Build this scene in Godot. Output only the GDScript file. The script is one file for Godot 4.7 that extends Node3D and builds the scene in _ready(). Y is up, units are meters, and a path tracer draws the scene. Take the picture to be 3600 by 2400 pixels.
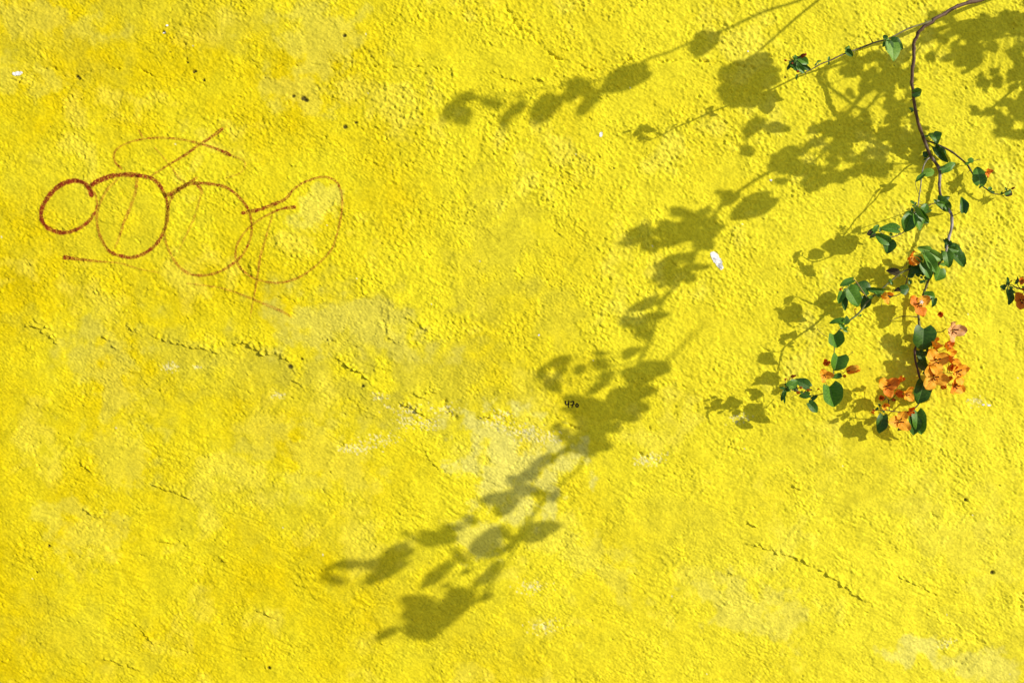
extends Node3D
# A sunlit yellow plaster wall with a hanging bougainvillea.  Units are metres, y is up; the wall face is z = 0.
const S := 0.00075          # metres on the wall for one unit of the survey grid (3600 x 2400 units cover the view)
const FAR := 2.7            # eye to wall
const EYE := Vector3(0.0, 1.65, 2.7)
const STEP := 0.0027
const FX := 1.43
const FY0 := 0.69
const FY1 := 2.61
const TOP := 2.95

var sun_dir := Vector3(1.0, 0.34, 0.70).normalized()
var rng := RandomNumberGenerator.new()
var xs := PackedFloat32Array()
var ys := PackedFloat32Array()
var nx := 0
var ny := 0
var ix0 := 0
var iy0 := 0
var H := PackedFloat32Array()
var C := PackedColorArray()
var N := PackedVector3Array()
var bump := FastNoiseLite.new()
var taken := {}
var M := {}
var leaf_mats: Array = []
var bract_mats: Array = []

func _ready() -> void:
	rng.seed = 4711
	var cam := Camera3D.new()
	cam.name = "camera"
	cam.fov = rad_to_deg(2.0 * atan(1200.0 / 3600.0))
	cam.near = 0.05
	cam.far = 600.0
	cam.position = EYE
	add_child(cam)
	cam.current = true
	var we := WorldEnvironment.new()
	we.name = "environment"
	var env := Environment.new()
	env.background_mode = Environment.BG_SKY
	var sm := ProceduralSkyMaterial.new()
	sm.sky_top_color = Color(0.40, 0.53, 0.76)
	sm.sky_horizon_color = Color(0.84, 0.81, 0.75)
	sm.sky_curve = 0.12
	sm.ground_bottom_color = Color(0.30, 0.28, 0.25)
	sm.ground_horizon_color = Color(0.50, 0.48, 0.45)
	sm.sky_energy_multiplier = 1.0
	sm.sun_angle_max = 62.0
	sm.sun_curve = 0.75
	var sky := Sky.new()
	sky.sky_material = sm
	env.sky = sky
	env.background_energy_multiplier = 1.16
	env.tonemap_mode = Environment.TONE_MAPPER_LINEAR
	env.tonemap_exposure = 0.875
	env.sdfgi_enabled = true
	env.ssao_enabled = true
	env.ssil_enabled = true
	we.environment = env
	add_child(we)
	var sun := DirectionalLight3D.new()
	sun.name = "sun"
	sun.light_color = Color(1.0, 0.965, 0.90)
	sun.light_energy = 1.6
	sun.light_angular_distance = 0.5
	sun.shadow_enabled = true
	add_child(sun)
	sun.look_at_from_position(sun_dir * 6.0, Vector3.ZERO, Vector3.UP)

	make_materials()
	make_ground()
	make_wall()
	make_graffiti()
	make_visible_vine()
	make_edge_sprig()
	make_shadow_vines()

# ---------------------------------------------------------------- bookkeeping
func numbered(called: String) -> String:
	if not taken.has(called):
		taken[called] = 0
		return called
	taken[called] += 1
	return "%s_%03d" % [called, taken[called]]

func thing(called: String, label: String, category: String, at := Vector3.ZERO, group := "") -> Node3D:
	var o := Node3D.new()
	o.name = numbered(called)
	o.position = at
	o.set_meta("label", label)
	o.set_meta("category", category)
	if group != "":
		o.set_meta("group", group)
	add_child(o, true)
	return o

func put(called: String, mesh: Mesh, mat: Material, parent: Node3D, at := Vector3.ZERO) -> MeshInstance3D:
	var o := MeshInstance3D.new()
	o.name = called
	o.mesh = mesh
	if mat != null:
		o.material_override = mat
	o.position = at
	o.cast_shadow = GeometryInstance3D.SHADOW_CASTING_SETTING_ON
	parent.add_child(o, true)
	return o

func noise(sd: int, freq: float, kind := FastNoiseLite.TYPE_SIMPLEX_SMOOTH, oct := 1) -> FastNoiseLite:
	var n := FastNoiseLite.new()
	n.seed = sd
	n.noise_type = kind
	n.frequency = freq
	if oct > 1:
		n.fractal_type = FastNoiseLite.FRACTAL_FBM
		n.fractal_octaves = oct
	else:
		n.fractal_type = FastNoiseLite.FRACTAL_NONE
	return n

func lin(r: float, g: float, b: float) -> Color:
	return Color(r, g, b).linear_to_srgb()

# ---------------------------------------------------------------- the ground
func make_ground() -> void:
	var pm := PlaneMesh.new()
	pm.size = Vector2(900, 900)
	var m := StandardMaterial3D.new()
	m.albedo_color = lin(0.42, 0.39, 0.32)
	m.roughness = 0.95
	var nt := NoiseTexture2D.new()
	nt.width = 256
	nt.height = 256
	nt.seamless = true
	nt.noise = noise(9, 0.05, FastNoiseLite.TYPE_SIMPLEX_SMOOTH, 4)
	var ramp := Gradient.new()
	ramp.set_color(0, Color(0.75, 0.75, 0.75))
	ramp.set_color(1, Color(1, 1, 1))
	nt.color_ramp = ramp
	m.albedo_texture = nt
	m.uv1_triplanar = true
	m.uv1_world_triplanar = true
	var o := put("pavement", pm, m, self)
	o.set_meta("kind", "structure")
	o.set_meta("label", "grey pavement at the foot of the yellow wall")

# ---------------------------------------------------------------- the wall
func axis_values(lo: float, a: float, b: float, hi: float) -> Array:
	var low: Array = []
	var st := STEP
	var v := a
	while v > lo + 0.001:
		st = min(st * 1.22, 0.06)
		v = max(v - st, lo)
		low.append(v)
	low.reverse()
	var out := PackedFloat32Array(low)
	var first := out.size()
	var n := int(round((b - a) / STEP))
	for i in n + 1:
		out.append(a + i * STEP)
	st = STEP
	v = a + n * STEP
	while v < hi - 0.001:
		st = min(st * 1.22, 0.06)
		v = min(v + st, hi)
		out.append(v)
	return [out, first]

# soft ellipse: 1 inside, 0 outside, edge wobbled by a noise value
func blob(px: float, py: float, cx: float, cy: float, rx: float, ry: float, turn: float, edge: float, wob: float) -> float:
	var dx := px - cx
	var dy := py - cy
	var c := cos(turn)
	var s := sin(turn)
	var u := (dx * c + dy * s) / rx
	var v := (-dx * s + dy * c) / ry
	var q := sqrt(u * u + v * v) + wob
	return clamp((1.0 - q) / edge + 0.5, 0.0, 1.0)

func make_wall() -> void:
	var a := axis_values(-4.5, -FX, FX, 4.5)
	xs = a[0]
	ix0 = a[1]
	a = axis_values(0.0, FY0, FY1, TOP)
	ys = a[0]
	iy0 = a[1]
	nx = xs.size()
	ny = ys.size()
	H.resize(nx * ny)
	C.resize(nx * ny)
	N.resize(nx * ny)
	bump.seed = 31
	bump.noise_type = FastNoiseLite.TYPE_SIMPLEX_SMOOTH
	bump.frequency = 66.0
	bump.fractal_type = FastNoiseLite.FRACTAL_FBM
	bump.fractal_octaves = 2
	bump.fractal_gain = 0.45
	bump.domain_warp_enabled = true
	bump.domain_warp_amplitude = 0.008
	bump.domain_warp_frequency = 30.0
	bump.domain_warp_fractal_type = FastNoiseLite.DOMAIN_WARP_FRACTAL_NONE
	var big := noise(1, 1.6, FastNoiseLite.TYPE_SIMPLEX_SMOOTH, 2)
	var mid := noise(2, 9.0, FastNoiseLite.TYPE_SIMPLEX_SMOOTH, 3)
	var fine := noise(3, 150.0, FastNoiseLite.TYPE_SIMPLEX_SMOOTH, 1)
	var grain := noise(13, 330.0, FastNoiseLite.TYPE_VALUE, 1)
	var zone := noise(4, 3.2, FastNoiseLite.TYPE_SIMPLEX_SMOOTH, 3)
	var zone2 := noise(5, 7.0, FastNoiseLite.TYPE_SIMPLEX_SMOOTH, 3)
	var trow := noise(6, 1.0, FastNoiseLite.TYPE_SIMPLEX_SMOOTH, 2)
	var h0 := noise(16, 5.0, FastNoiseLite.TYPE_SIMPLEX_SMOOTH, 3)
	var coats := noise(14, 2.6, FastNoiseLite.TYPE_SIMPLEX_SMOOTH, 4)
	var hue := noise(7, 2.2, FastNoiseLite.TYPE_SIMPLEX_SMOOTH, 4)
	var hue2 := noise(8, 14.0, FastNoiseLite.TYPE_SIMPLEX_SMOOTH, 3)
	var pits := noise(10, 34.0, FastNoiseLite.TYPE_CELLULAR, 1)
	pits.cellular_return_type = FastNoiseLite.RETURN_DISTANCE
	var domes := noise(12, 84.0, FastNoiseLite.TYPE_CELLULAR, 1)
	domes.cellular_return_type = FastNoiseLite.RETURN_DISTANCE
	domes.cellular_jitter = 1.1
	var smooth_spots: Array = [
		# cx, cy, rx, ry, turn, bump factor
		[1730.0, 880.0, 105.0, 190.0, 0.1, 0.05], [1955.0, 1080.0, 80.0, 95.0, 0.3, 0.05],
		[1620.0, 1330.0, 220.0, 140.0, 0.4, 0.08], [1180.0, 1190.0, 190.0, 130.0, 0.2, 0.2],
		[1000.0, 180.0, 210.0, 110.0, 0.2, 0.25], [340.0, 150.0, 150.0, 90.0, 0.5, 0.35],
		[560.0, 1720.0, 300.0, 90.0, 0.25, 0.12], [3330.0, 2290.0, 190.0, 110.0, 0.45, 0.12],
		[2270.0, 340.0, 130.0, 70.0, 0.3, 0.35], [640.0, 1130.0, 260.0, 70.0, 0.2, 0.12],
		[110.0, 240.0, 130.0, 50.0, 0.3, 0.2]]
	var dull_spots: Array = [
		[1240.0, 1150.0, 270.0, 120.0, 0.25, 0.75], [1560.0, 1310.0, 260.0, 120.0, 0.35, 0.55], [1730.0, 880.0, 120.0, 190.0, 0.1, 0.40], [1955.0, 1080.0, 85.0, 100.0, 0.3, 0.40],
		[700.0, 1240.0, 420.0, 60.0, 0.16, 0.5], [1330.0, 1420.0, 300.0, 50.0, 0.38, 0.55], [1800.0, 1530.0, 220.0, 40.0, 0.3, 0.4], [260.0, 1190.0, 200.0, 50.0, 0.3, 0.4], [900.0, 1330.0, 420.0, 110.0, 0.25, 0.35], [620.0, 60.0, 340.0, 70.0, 0.1, 0.35], [330.0, 760.0, 300.0, 200.0, 0.3, 0.2], [900.0, 1750.0, 340.0, 120.0, 0.3, 0.25], [3000.0, 1700.0, 300.0, 110.0, 0.4, 0.22], [150.0, 140.0, 220.0, 120.0, 0.2, 0.35], [1050.0, 120.0, 240.0, 110.0, 0.2, 0.30], [2500.0, 1930.0, 220.0, 120.0, 0.5, 0.25], [1500.0, 2150.0, 260.0, 130.0, 0.4, 0.22], [450.0, 1350.0, 200.0, 90.0, 0.2, 0.3], [300.0, 2250.0, 260.0, 100.0, 0.3, 0.25], [3440.0, 2300.0, 160.0, 100.0, 0.3, 0.3]]
	var pale_spots: Array = [
		# cx, cy, rx, ry, turn, strength, blue-white share
		[1800.0, 1620.0, 170.0, 130.0, 0.5, 0.75, 0.5], [1680.0, 1890.0, 80.0, 60.0, 0.0, 0.45, 0.5],
		[1770.0, 1740.0, 110.0, 70.0, 0.2, 0.5, 0.6], [1100.0, 1130.0, 150.0, 80.0, 0.1, 0.45, 0.2],
		[1330.0, 1150.0, 200.0, 70.0, 0.35, 0.4, 0.2], [1120.0, 720.0, 70.0, 60.0, 0.0, 0.5, 0.3],
		[3250.0, 2270.0, 60.0, 30.0, 0.3, 0.6, 0.6], [3450.0, 2340.0, 120.0, 50.0, 0.2, 0.5, 0.4],
		[2640.0, 2130.0, 150.0, 90.0, 0.5, 0.5, 0.3], [3170.0, 2310.0, 50.0, 30.0, 0.2, 0.55, 0.6],
		[1120.0, 150.0, 140.0, 110.0, 0.3, 0.4, 0.1], [150.0, 60.0, 180.0, 60.0, 0.2, 0.3, 0.1],
		[80.0, 280.0, 120.0, 50.0, 0.2, 0.3, 0.1], [1050.0, 330.0, 110.0, 60.0, 0.2, 0.35, 0.2],
		[380.0, 1290.0, 110.0, 130.0, 0.2, 0.35, 0.1], [300.0, 1860.0, 120.0, 80.0, 0.3, 0.35, 0.15],
		[440.0, 1600.0, 120.0, 90.0, 0.2, 0.3, 0.05], [2050.0, 1950.0, 200.0, 60.0, 0.6, 0.35, 0.1],
		[1120.0, 1600.0, 160.0, 110.0, 0.2, 0.3, 0.1], [3420.0, 1900.0, 200.0, 130.0, 0.4, 0.2, 0.1]]
	var ct := cos(0.33)
	var stt := sin(0.33)
	for j in ny:
		var y := ys[j]
		var py := 1200.0 - (y - 1.65) / S
		for i in nx:
			var x := xs[i]
			var px := 1800.0 + x / S
			var k := j * nx + i
			var z1 := zone.get_noise_2d(x, y)
			var z2 := zone2.get_noise_2d(x, y)
			# how lumpy the plaster is here: strong above and to the right, worked smooth below
			var low: float = clamp((py - 1330.0 - (px - 1800.0) * 0.12 + z1 * 420.0) / 260.0, 0.0, 1.0)
			var rough: float = lerp(1.0, 0.26, low)
			rough *= clamp(0.80 + 1.0 * z1 + 0.6 * z2, 0.16, 1.25)
			rough *= lerp(0.58, 1.0, clamp((px - 300.0) / 1100.0, 0.0, 1.0))
			for q: Array in smooth_spots:
				if abs(px - q[0]) < 380.0 and abs(py - q[1]) < 300.0:
					rough = lerp(rough, q[5], blob(px, py, q[0], q[1], q[2], q[3], q[4], 0.16, z2 * 0.6))
			var b := bump.get_noise_2d(x, y)
			var cw := domes.get_noise_2d(x + 0.0035 * z2 + 0.003 * b, y + 0.003 * b) + 1.0
			var lump: float = 0.80 * b + 0.62 - 0.72 * cw * cw + 0.55 * sqrt(b * b + 0.006)
			var u := x * ct - y * stt + z1 * 0.12
			var v := x * stt + y * ct + z2 * 0.025
			var tr: float = lerp(trow.get_noise_2d(u * 7.0, v * 62.0), trow.get_noise_2d((x * 0.64 + y * 0.77 + z1 * 0.1) * 9.0, (x * 0.77 - y * 0.64) * 55.0), clamp(z1 * 5.0, 0.0, 1.0))
			var layer: float = coats.get_noise_2d(x, y) + 0.10 * z2 + 0.05 * b
			var scab: float = clamp((layer - 0.10) / 0.035, 0.0, 1.0) + 0.7 * clamp((layer + 0.22) / 0.03, 0.0, 1.0)
			var hh := 0.0030 * big.get_noise_2d(x, y) + 0.0028 * mid.get_noise_2d(x, y)
			hh += 0.0022 * rough * lump
			var grit: float = clamp(0.85 + 0.9 * z2 + 0.5 * h0.get_noise_2d(x, y), 0.35, 1.35) * lerp(0.9, 0.62, low)
			hh += grit * ((0.00085 + 0.00040 * low) * fine.get_noise_2d(x, y) + 0.00095 * grain.get_noise_2d(x, y))
			hh += 0.0016 * tr * lerp(0.30, 1.0, low) * clamp(0.6 + z2, 0.2, 1.0)
			hh += 0.0011 * scab
			var pc := pits.get_noise_2d(x, y) + 1.0
			if pc < 0.16 and z2 + z1 > 0.12:
				hh -= 0.0022 * (0.16 - pc) / 0.16
			H[k] = hh
			# paint
			var right: float = clamp((px - 1100.0) / 2300.0, 0.0, 1.0)
			var left: float = clamp((1000.0 - px) / 1000.0, 0.0, 1.0)
			var h1 := hue.get_noise_2d(x, y)
			var h2 := hue2.get_noise_2d(x, y)
			var warm: float = clamp(0.34 + 0.75 * h1 + 0.30 * left - 0.45 * right + 0.35 * h2, 0.0, 1.0)
			var col := Color(0.745, 0.655, 0.018).lerp(Color(0.655, 0.515, 0.004), warm)
			col = col.lerp(Color(0.83, 0.745, 0.045), right * 0.6)
			col = col.lerp(Color(0.66, 0.555, 0.012), 0.35 * clamp(0.5 - scab, 0.0, 1.0))
			for q: Array in dull_spots:
				if abs(px - q[0]) < 460.0 and abs(py - q[1]) < 320.0:
					col = col.lerp(Color(0.57, 0.50, 0.035), blob(px, py, q[0], q[1], q[2], q[3], q[4], 0.8, h2 * 0.9 + z2 * 0.9) * q[5])
			var pale := 0.0
			var blue := 0.0
			for q: Array in pale_spots:
				if abs(px - q[0]) < 420.0 and abs(py - q[1]) < 320.0:
					var w: float = blob(px, py, q[0], q[1], q[2], q[3], q[4], 0.55, h2 * 1.1 + z2 * 0.9 + 0.25 * b) * q[5] * (0.8 if q[6] > 0.35 else 0.62)
					pale = max(pale, w)
					blue = max(blue, w * q[6])
			pale = max(pale, clamp((z1 - 0.25 + 0.4 * h2) * 0.8, 0.0, 0.25))
			col = col.lerp(Color(0.80, 0.72, 0.11), pale)
			col = col.lerp(Color(0.66, 0.68, 0.34), blue * 0.6)
			var mott := 1.0 + 0.11 * h2 + 0.10 * fine.get_noise_2d(x + 3.0, y) + 0.20 * grain.get_noise_2d(x + 7.0, y)
			C[k] = Color(col.r * mott, col.g * mott, col.b * mott)
	wall_features()
	# normals from the relief
	for j in ny:
		var ja: int = max(j - 1, 0)
		var jb: int = min(j + 1, ny - 1)
		var idy := 1.0 / (ys[jb] - ys[ja])
		for i in nx:
			var ia: int = max(i - 1, 0)
			var ib: int = min(i + 1, nx - 1)
			var gx := (H[j * nx + ib] - H[j * nx + ia]) / (xs[ib] - xs[ia])
			var gy := (H[jb * nx + i] - H[ja * nx + i]) * idy
			N[j * nx + i] = Vector3(-gx, -gy, 1.0).normalized()
	var vs := PackedVector3Array()
	vs.resize(nx * ny)
	for j in ny:
		for i in nx:
			vs[j * nx + i] = Vector3(xs[i], ys[j], H[j * nx + i])
	var idx := PackedInt32Array()
	idx.resize((nx - 1) * (ny - 1) * 6)
	var w := 0
	for j in ny - 1:
		for i in nx - 1:
			var p := j * nx + i
			idx[w] = p
			idx[w + 1] = p + nx
			idx[w + 2] = p + 1
			idx[w + 3] = p + 1
			idx[w + 4] = p + nx
			idx[w + 5] = p + nx + 1
			w += 6
	var arr := []
	arr.resize(Mesh.ARRAY_MAX)
	arr[Mesh.ARRAY_VERTEX] = vs
	arr[Mesh.ARRAY_NORMAL] = N
	arr[Mesh.ARRAY_COLOR] = C
	arr[Mesh.ARRAY_INDEX] = idx
	var am := ArrayMesh.new()
	am.add_surface_from_arrays(Mesh.PRIMITIVE_TRIANGLES, arr)
	wall_node = thing("plaster_wall", "rough yellow painted plaster wall with cracks, patches and brown scribbles", "wall")
	put("plaster", am, M["paint"], wall_node)
	var core := BoxMesh.new()
	core.size = Vector3(9.0, TOP - 0.004, 0.22)
	put("masonry", core, M["render"], wall_node, Vector3(0, (TOP - 0.004) * 0.5, -0.124))
	var cap := BoxMesh.new()
	cap.size = Vector3(9.06, 0.05, 0.30)
	put("coping", cap, M["render"], wall_node, Vector3(0, TOP + 0.026, -0.115))

var wall_node: Node3D

func gx_of(px: float) -> float:
	return ((px - 1800.0) * S + FX) / STEP + ix0

func gy_of(py: float) -> float:
	return (1.65 - (py - 1200.0) * S - FY0) / STEP + iy0

# walk a cracked line and call back for every grid vertex near it: [signed distance in units, upper side?]
func along(pts: Array, reach: float, jitter: float, sd: int, work: Callable) -> void:
	var n := noise(sd, 0.03, FastNoiseLite.TYPE_SIMPLEX_SMOOTH, 3)
	var line: Array = []
	for s in pts.size() - 1:
		var p: Vector2 = pts[s]
		var q: Vector2 = pts[s + 1]
		var m: int = max(1, int(p.distance_to(q) / 7.0))
		var nrm := (q - p).normalized().orthogonal()
		for e in m:
			var c := p.lerp(q, float(e) / m)
			line.append(c + nrm * (n.get_noise_2d(c.x, c.y) * jitter + n.get_noise_2d(c.y * 5.0, c.x * 5.0) * 3.0))
	line.append(pts[-1])
	var best := {}
	for s in line.size() - 1:
		var p: Vector2 = line[s]
		var q: Vector2 = line[s + 1]
		var d := q - p
		var dl := d.length_squared()
		if dl < 0.0001:
			continue
		var i0 := int(floor(gx_of(min(p.x, q.x) - reach)))
		var i1 := int(ceil(gx_of(max(p.x, q.x) + reach)))
		var j0 := int(floor(gy_of(max(p.y, q.y) + reach)))
		var j1 := int(ceil(gy_of(min(p.y, q.y) - reach)))
		for j in range(max(j0, 0), min(j1, ny - 1) + 1):
			var py := 1200.0 - (ys[j] - 1.65) / S
			for i in range(max(i0, 0), min(i1, nx - 1) + 1):
				var v := Vector2(1800.0 + xs[i] / S, py)
				var t: float = clamp((v - p).dot(d) / dl, 0.0, 1.0)
				var c := p + d * t
				var dist := v.distance_to(c)
				if dist > reach:
					continue
				var k := j * nx + i
				if best.has(k) and absf(best[k].x) <= dist:
					continue
				var side := d.cross(v - p)
				best[k] = Vector2(-dist if side < 0.0 else dist, (s + t) / line.size())
	for k: int in best:
		work.call(k, best[k].x, best[k].y)

var crumbs := noise(15, 62.0, FastNoiseLite.TYPE_SIMPLEX_SMOOTH, 2)

func crumble(k: int) -> float:
	return clamp(0.72 + 1.5 * crumbs.get_noise_2d(xs[k % nx], ys[k / nx]), 0.0, 1.4)

func crack(pts: Array, width: float, depth: float, sd: int, jitter := 7.0) -> void:
	along(pts, width * 2.0, jitter, sd, func(k: int, dist: float, t: float) -> void:
		var f: float = exp(-pow(dist / width, 2.0)) * (0.55 + 0.45 * sin(t * 37.0 + sd))
		H[k] -= depth * 1.05 * f * crumble(k))

# a broken plaster edge: the side above the line stands proud and drops off at the line
func ledge(pts: Array, height: float, reach: float, sd: int, jitter := 9.0) -> void:
	along(pts, reach, jitter, sd, func(k: int, dist: float, t: float) -> void:
		var ends: float = clamp(sin(t * PI) * 2.2, 0.0, 1.0)
		if dist < 0.0:
			var f := 1.0 + dist / reach
			H[k] += height * 0.95 * f * f * ends * crumble(k)
		else:
			H[k] -= height * 0.32 * ends * exp(-dist / 5.0) * crumble(k))

func scaled(ox: float, oy: float, sc: float, pts: Array) -> Array:
	var out: Array = []
	for p: Vector2 in pts:
		out.append(Vector2(ox + p.x / sc, oy + p.y / sc))
	return out

func wall_features() -> void:
	var a := scaled(0, 0, 3.92, [Vector2(-200, 1140), Vector2(0, 1125), Vector2(200, 1100), Vector2(260, 1130), Vector2(350, 1025), Vector2(480, 1005), Vector2(600, 960), Vector2(680, 940), Vector2(750, 940), Vector2(830, 990), Vector2(900, 990), Vector2(980, 1020), Vector2(1080, 1050), Vector2(1200, 1025), Vector2(1280, 970), Vector2(1400, 940), Vector2(1500, 960), Vector2(1700, 945), Vector2(1850, 925), Vector2(2000, 980), Vector2(2130, 1070), Vector2(2250, 1060), Vector2(2350, 1110)])
	crack(a, 3.2, 0.0034, 1)
	crack(scaled(600, 0, 3.92, [Vector2(10, 120), Vector2(20, 350), Vector2(10, 500), Vector2(100, 620), Vector2(180, 700), Vector2(225, 770), Vector2(220, 860), Vector2(195, 975), Vector2(60, 1115)]), 3.0, 0.0030, 2)
	crack(scaled(600, 0, 3.92, [Vector2(195, 980), Vector2(260, 1030), Vector2(350, 1100), Vector2(480, 1180), Vector2(600, 1220)]), 3.0, 0.0026, 3)
	crack(scaled(600, 0, 3.92, [Vector2(780, 1080), Vector2(850, 1085), Vector2(960, 1050), Vector2(1100, 990), Vector2(1180, 945), Vector2(1310, 965), Vector2(1420, 935), Vector2(1540, 885), Vector2(1820, 890), Vector2(2050, 885), Vector2(2150, 890), Vector2(2240, 860), Vector2(2340, 840)]), 3.2, 0.0034, 4)
	crack(scaled(1200, 0, 1.4933, [Vector2(0, 320), Vector2(45, 325), Vector2(80, 340), Vector2(200, 345), Vector2(330, 358), Vector2(380, 352), Vector2(460, 348), Vector2(520, 365), Vector2(575, 348), Vector2(620, 325), Vector2(670, 318)]), 3.4, 0.0042, 5)
	crack(scaled(1200, 0, 1.4933, [Vector2(860, 40), Vector2(890, 65), Vector2(910, 140), Vector2(960, 160), Vector2(1000, 190), Vector2(1040, 230), Vector2(1090, 280)]), 4.6, 0.0052, 6)
	crack(scaled(1900, 0, 2.6133, [Vector2(60, 505), Vector2(110, 512), Vector2(250, 575), Vector2(400, 600), Vector2(450, 640), Vector2(550, 635), Vector2(640, 600), Vector2(720, 605), Vector2(870, 520), Vector2(920, 530), Vector2(1050, 570), Vector2(1150, 560), Vector2(1280, 545), Vector2(1450, 570), Vector2(1600, 575), Vector2(1700, 555), Vector2(1800, 600), Vector2(1920, 615), Vector2(2000, 640), Vector2(2130, 605)]), 4.0, 0.0058, 7)
	ledge(scaled(1200, 0, 1.4933, [Vector2(750, 380), Vector2(800, 383), Vector2(850, 405), Vector2(900, 425), Vector2(960, 440)]), 0.0030, 26, 8)
	ledge(scaled(1200, 0, 1.4933, [Vector2(1000, 410), Vector2(1055, 430)]), 0.0055, 26, 9, 3.0)
	ledge(scaled(1200, 0, 1.4933, [Vector2(990, 520), Vector2(1040, 500), Vector2(1090, 490)]), 0.0035, 24, 10)
	ledge(scaled(1200, 0, 1.4933, [Vector2(560, 350), Vector2(590, 400), Vector2(575, 440)]), 0.0030, 30, 11)
	# the broken seam that runs across the middle
	ledge(scaled(0, 1000, 1.96, [Vector2(140, 275), Vector2(190, 290), Vector2(250, 300), Vector2(330, 350), Vector2(390, 410)]), 0.0045, 46, 12)
	ledge(scaled(0, 1000, 1.96, [Vector2(200, 250), Vector2(270, 265), Vector2(350, 310)]), 0.0035, 36, 13)
	ledge(scaled(0, 1000, 1.96, [Vector2(860, 270), Vector2(920, 325)]), 0.0045, 36, 14)
	ledge(scaled(0, 1000, 1.96, [Vector2(1000, 330), Vector2(1110, 375), Vector2(1150, 395), Vector2(1300, 430), Vector2(1460, 455), Vector2(1540, 490)]), 0.0036, 60, 15)
	ledge(scaled(0, 1000, 1.96, [Vector2(1580, 400), Vector2(1640, 415), Vector2(1690, 410), Vector2(1760, 450), Vector2(1800, 485), Vector2(1870, 490), Vector2(1960, 515), Vector2(2010, 525)]), 0.0062, 70, 16)
	ledge(scaled(0, 1000, 1.96, [Vector2(630, 20), Vector2(665, 70), Vector2(700, 60)]), 0.0035, 30, 17)
	ledge(scaled(0, 1000, 1.96, [Vector2(540, 1225), Vector2(575, 1255), Vector2(610, 1285)]), 0.0045, 36, 18)
	crack(scaled(0, 1000, 1.96, [Vector2(215, 1110), Vector2(240, 1180), Vector2(262, 1230), Vector2(280, 1275)]), 3.6, 0.0030, 19)
	ledge(scaled(0, 1000, 1.96, [Vector2(2190, 372), Vector2(2295, 388)]), 0.0036, 26, 20)
	ledge(scaled(0, 1000, 1.96, [Vector2(2000, 660), Vector2(2050, 672), Vector2(2075, 700)]), 0.0038, 30, 21)
	ledge(scaled(0, 1000, 1.96, [Vector2(690, 345), Vector2(740, 395), Vector2(790, 440)]), 0.0036, 30, 22)
	ledge(scaled(1000, 700, 1.12, [Vector2(190, 620), Vector2(240, 655), Vector2(290, 680), Vector2(330, 715)]), 0.0058, 46, 23)
	ledge(scaled(1000, 700, 1.12, [Vector2(445, 802), Vector2(500, 825), Vector2(550, 855)]), 0.0060, 40, 24)
	ledge(scaled(1000, 700, 1.12, [Vector2(480, 760), Vector2(540, 780), Vector2(600, 760)]), 0.0048, 34, 25)
	crack(scaled(1000, 700, 1.12, [Vector2(625, 795), Vector2(630, 820), Vector2(650, 845), Vector2(672, 860)]), 9.0, 0.0065, 26)
	ledge(scaled(1000, 700, 1.12, [Vector2(760, 856), Vector2(800, 858), Vector2(845, 848)]), 0.0046, 30, 27)
	ledge(scaled(1000, 700, 1.12, [Vector2(395, 500), Vector2(405, 540), Vector2(455, 575)]), 0.0030, 30, 28)
	crack(scaled(1000, 700, 1.12, [Vector2(140, 548), Vector2(190, 555)]), 4.0, 0.0040, 29)
	ledge(scaled(1000, 700, 1.12, [Vector2(460, 460), Vector2(520, 490), Vector2(590, 530)]), 0.0022, 40, 30)
	ledge(scaled(1200, 1300, 1.4933, [Vector2(430, 410), Vector2(480, 500), Vector2(540, 530), Vector2(600, 600)]), 0.0020, 26, 31)
	crack(scaled(1800, 1100, 2.6133, [Vector2(530, 1040), Vector2(600, 1050), Vector2(650, 1075), Vector2(705, 1095)]), 4.0, 0.0040, 32)
	crack(scaled(1800, 1100, 2.6133, [Vector2(1120, 1270), Vector2(1200, 1310), Vector2(1290, 1340), Vector2(1350, 1380), Vector2(1430, 1395)]), 5.0, 0.0040, 33)
	crack(scaled(1800, 1100, 2.6133, [Vector2(1500, 920), Vector2(1540, 985), Vector2(1575, 1020)]), 4.0, 0.0034, 34)
	crack(scaled(1800, 1100, 2.6133, [Vector2(1990, 1130), Vector2(2020, 1230), Vector2(2060, 1260)]), 4.0, 0.0036, 35)
	# lower right: the wandering rough seam and the trowelled patch
	ledge(scaled(2400, 1600, 1.12, [Vector2(210, 340), Vector2(250, 350), Vector2(330, 370), Vector2(430, 400), Vector2(500, 430), Vector2(560, 465), Vector2(610, 500), Vector2(670, 545), Vector2(720, 570), Vector2(760, 610)]), 0.0042, 44, 36, 16.0)
	ledge(scaled(2400, 1600, 1.12, [Vector2(250, 268), Vector2(300, 280)]), 0.0045, 26, 37)
	ledge(scaled(2400, 1600, 1.12, [Vector2(430, 118), Vector2(465, 136)]), 0.0042, 24, 38)
	ledge(scaled(2400, 1600, 1.12, [Vector2(820, 470), Vector2(880, 490), Vector2(950, 525), Vector2(1010, 553)]), 0.0030, 34, 39, 4.0)
	crack(scaled(2400, 1600, 1.12, [Vector2(1000, 555), Vector2(1003, 590), Vector2(1015, 620)]), 4.0, 0.0030, 40)
	ledge(scaled(2400, 1600, 1.12, [Vector2(1225, 770), Vector2(1180, 710), Vector2(1120, 680), Vector2(1050, 655), Vector2(980, 640)]), 0.0026, 30, 41, 6.0)
	crack(scaled(2400, 1600, 1.12, [Vector2(1020, 830), Vector2(1060, 800), Vector2(1110, 825), Vector2(1140, 815)]), 4.6, 0.0038, 42)
	crack(scaled(2400, 1600, 1.12, [Vector2(1344, 540), Vector2(1325, 575), Vector2(1335, 610)]), 8.0, 0.0048, 43)
	crack(scaled(2400, 1600, 1.12, [Vector2(985, 235), Vector2(1010, 245)]), 6.0, 0.0040, 44)
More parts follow.
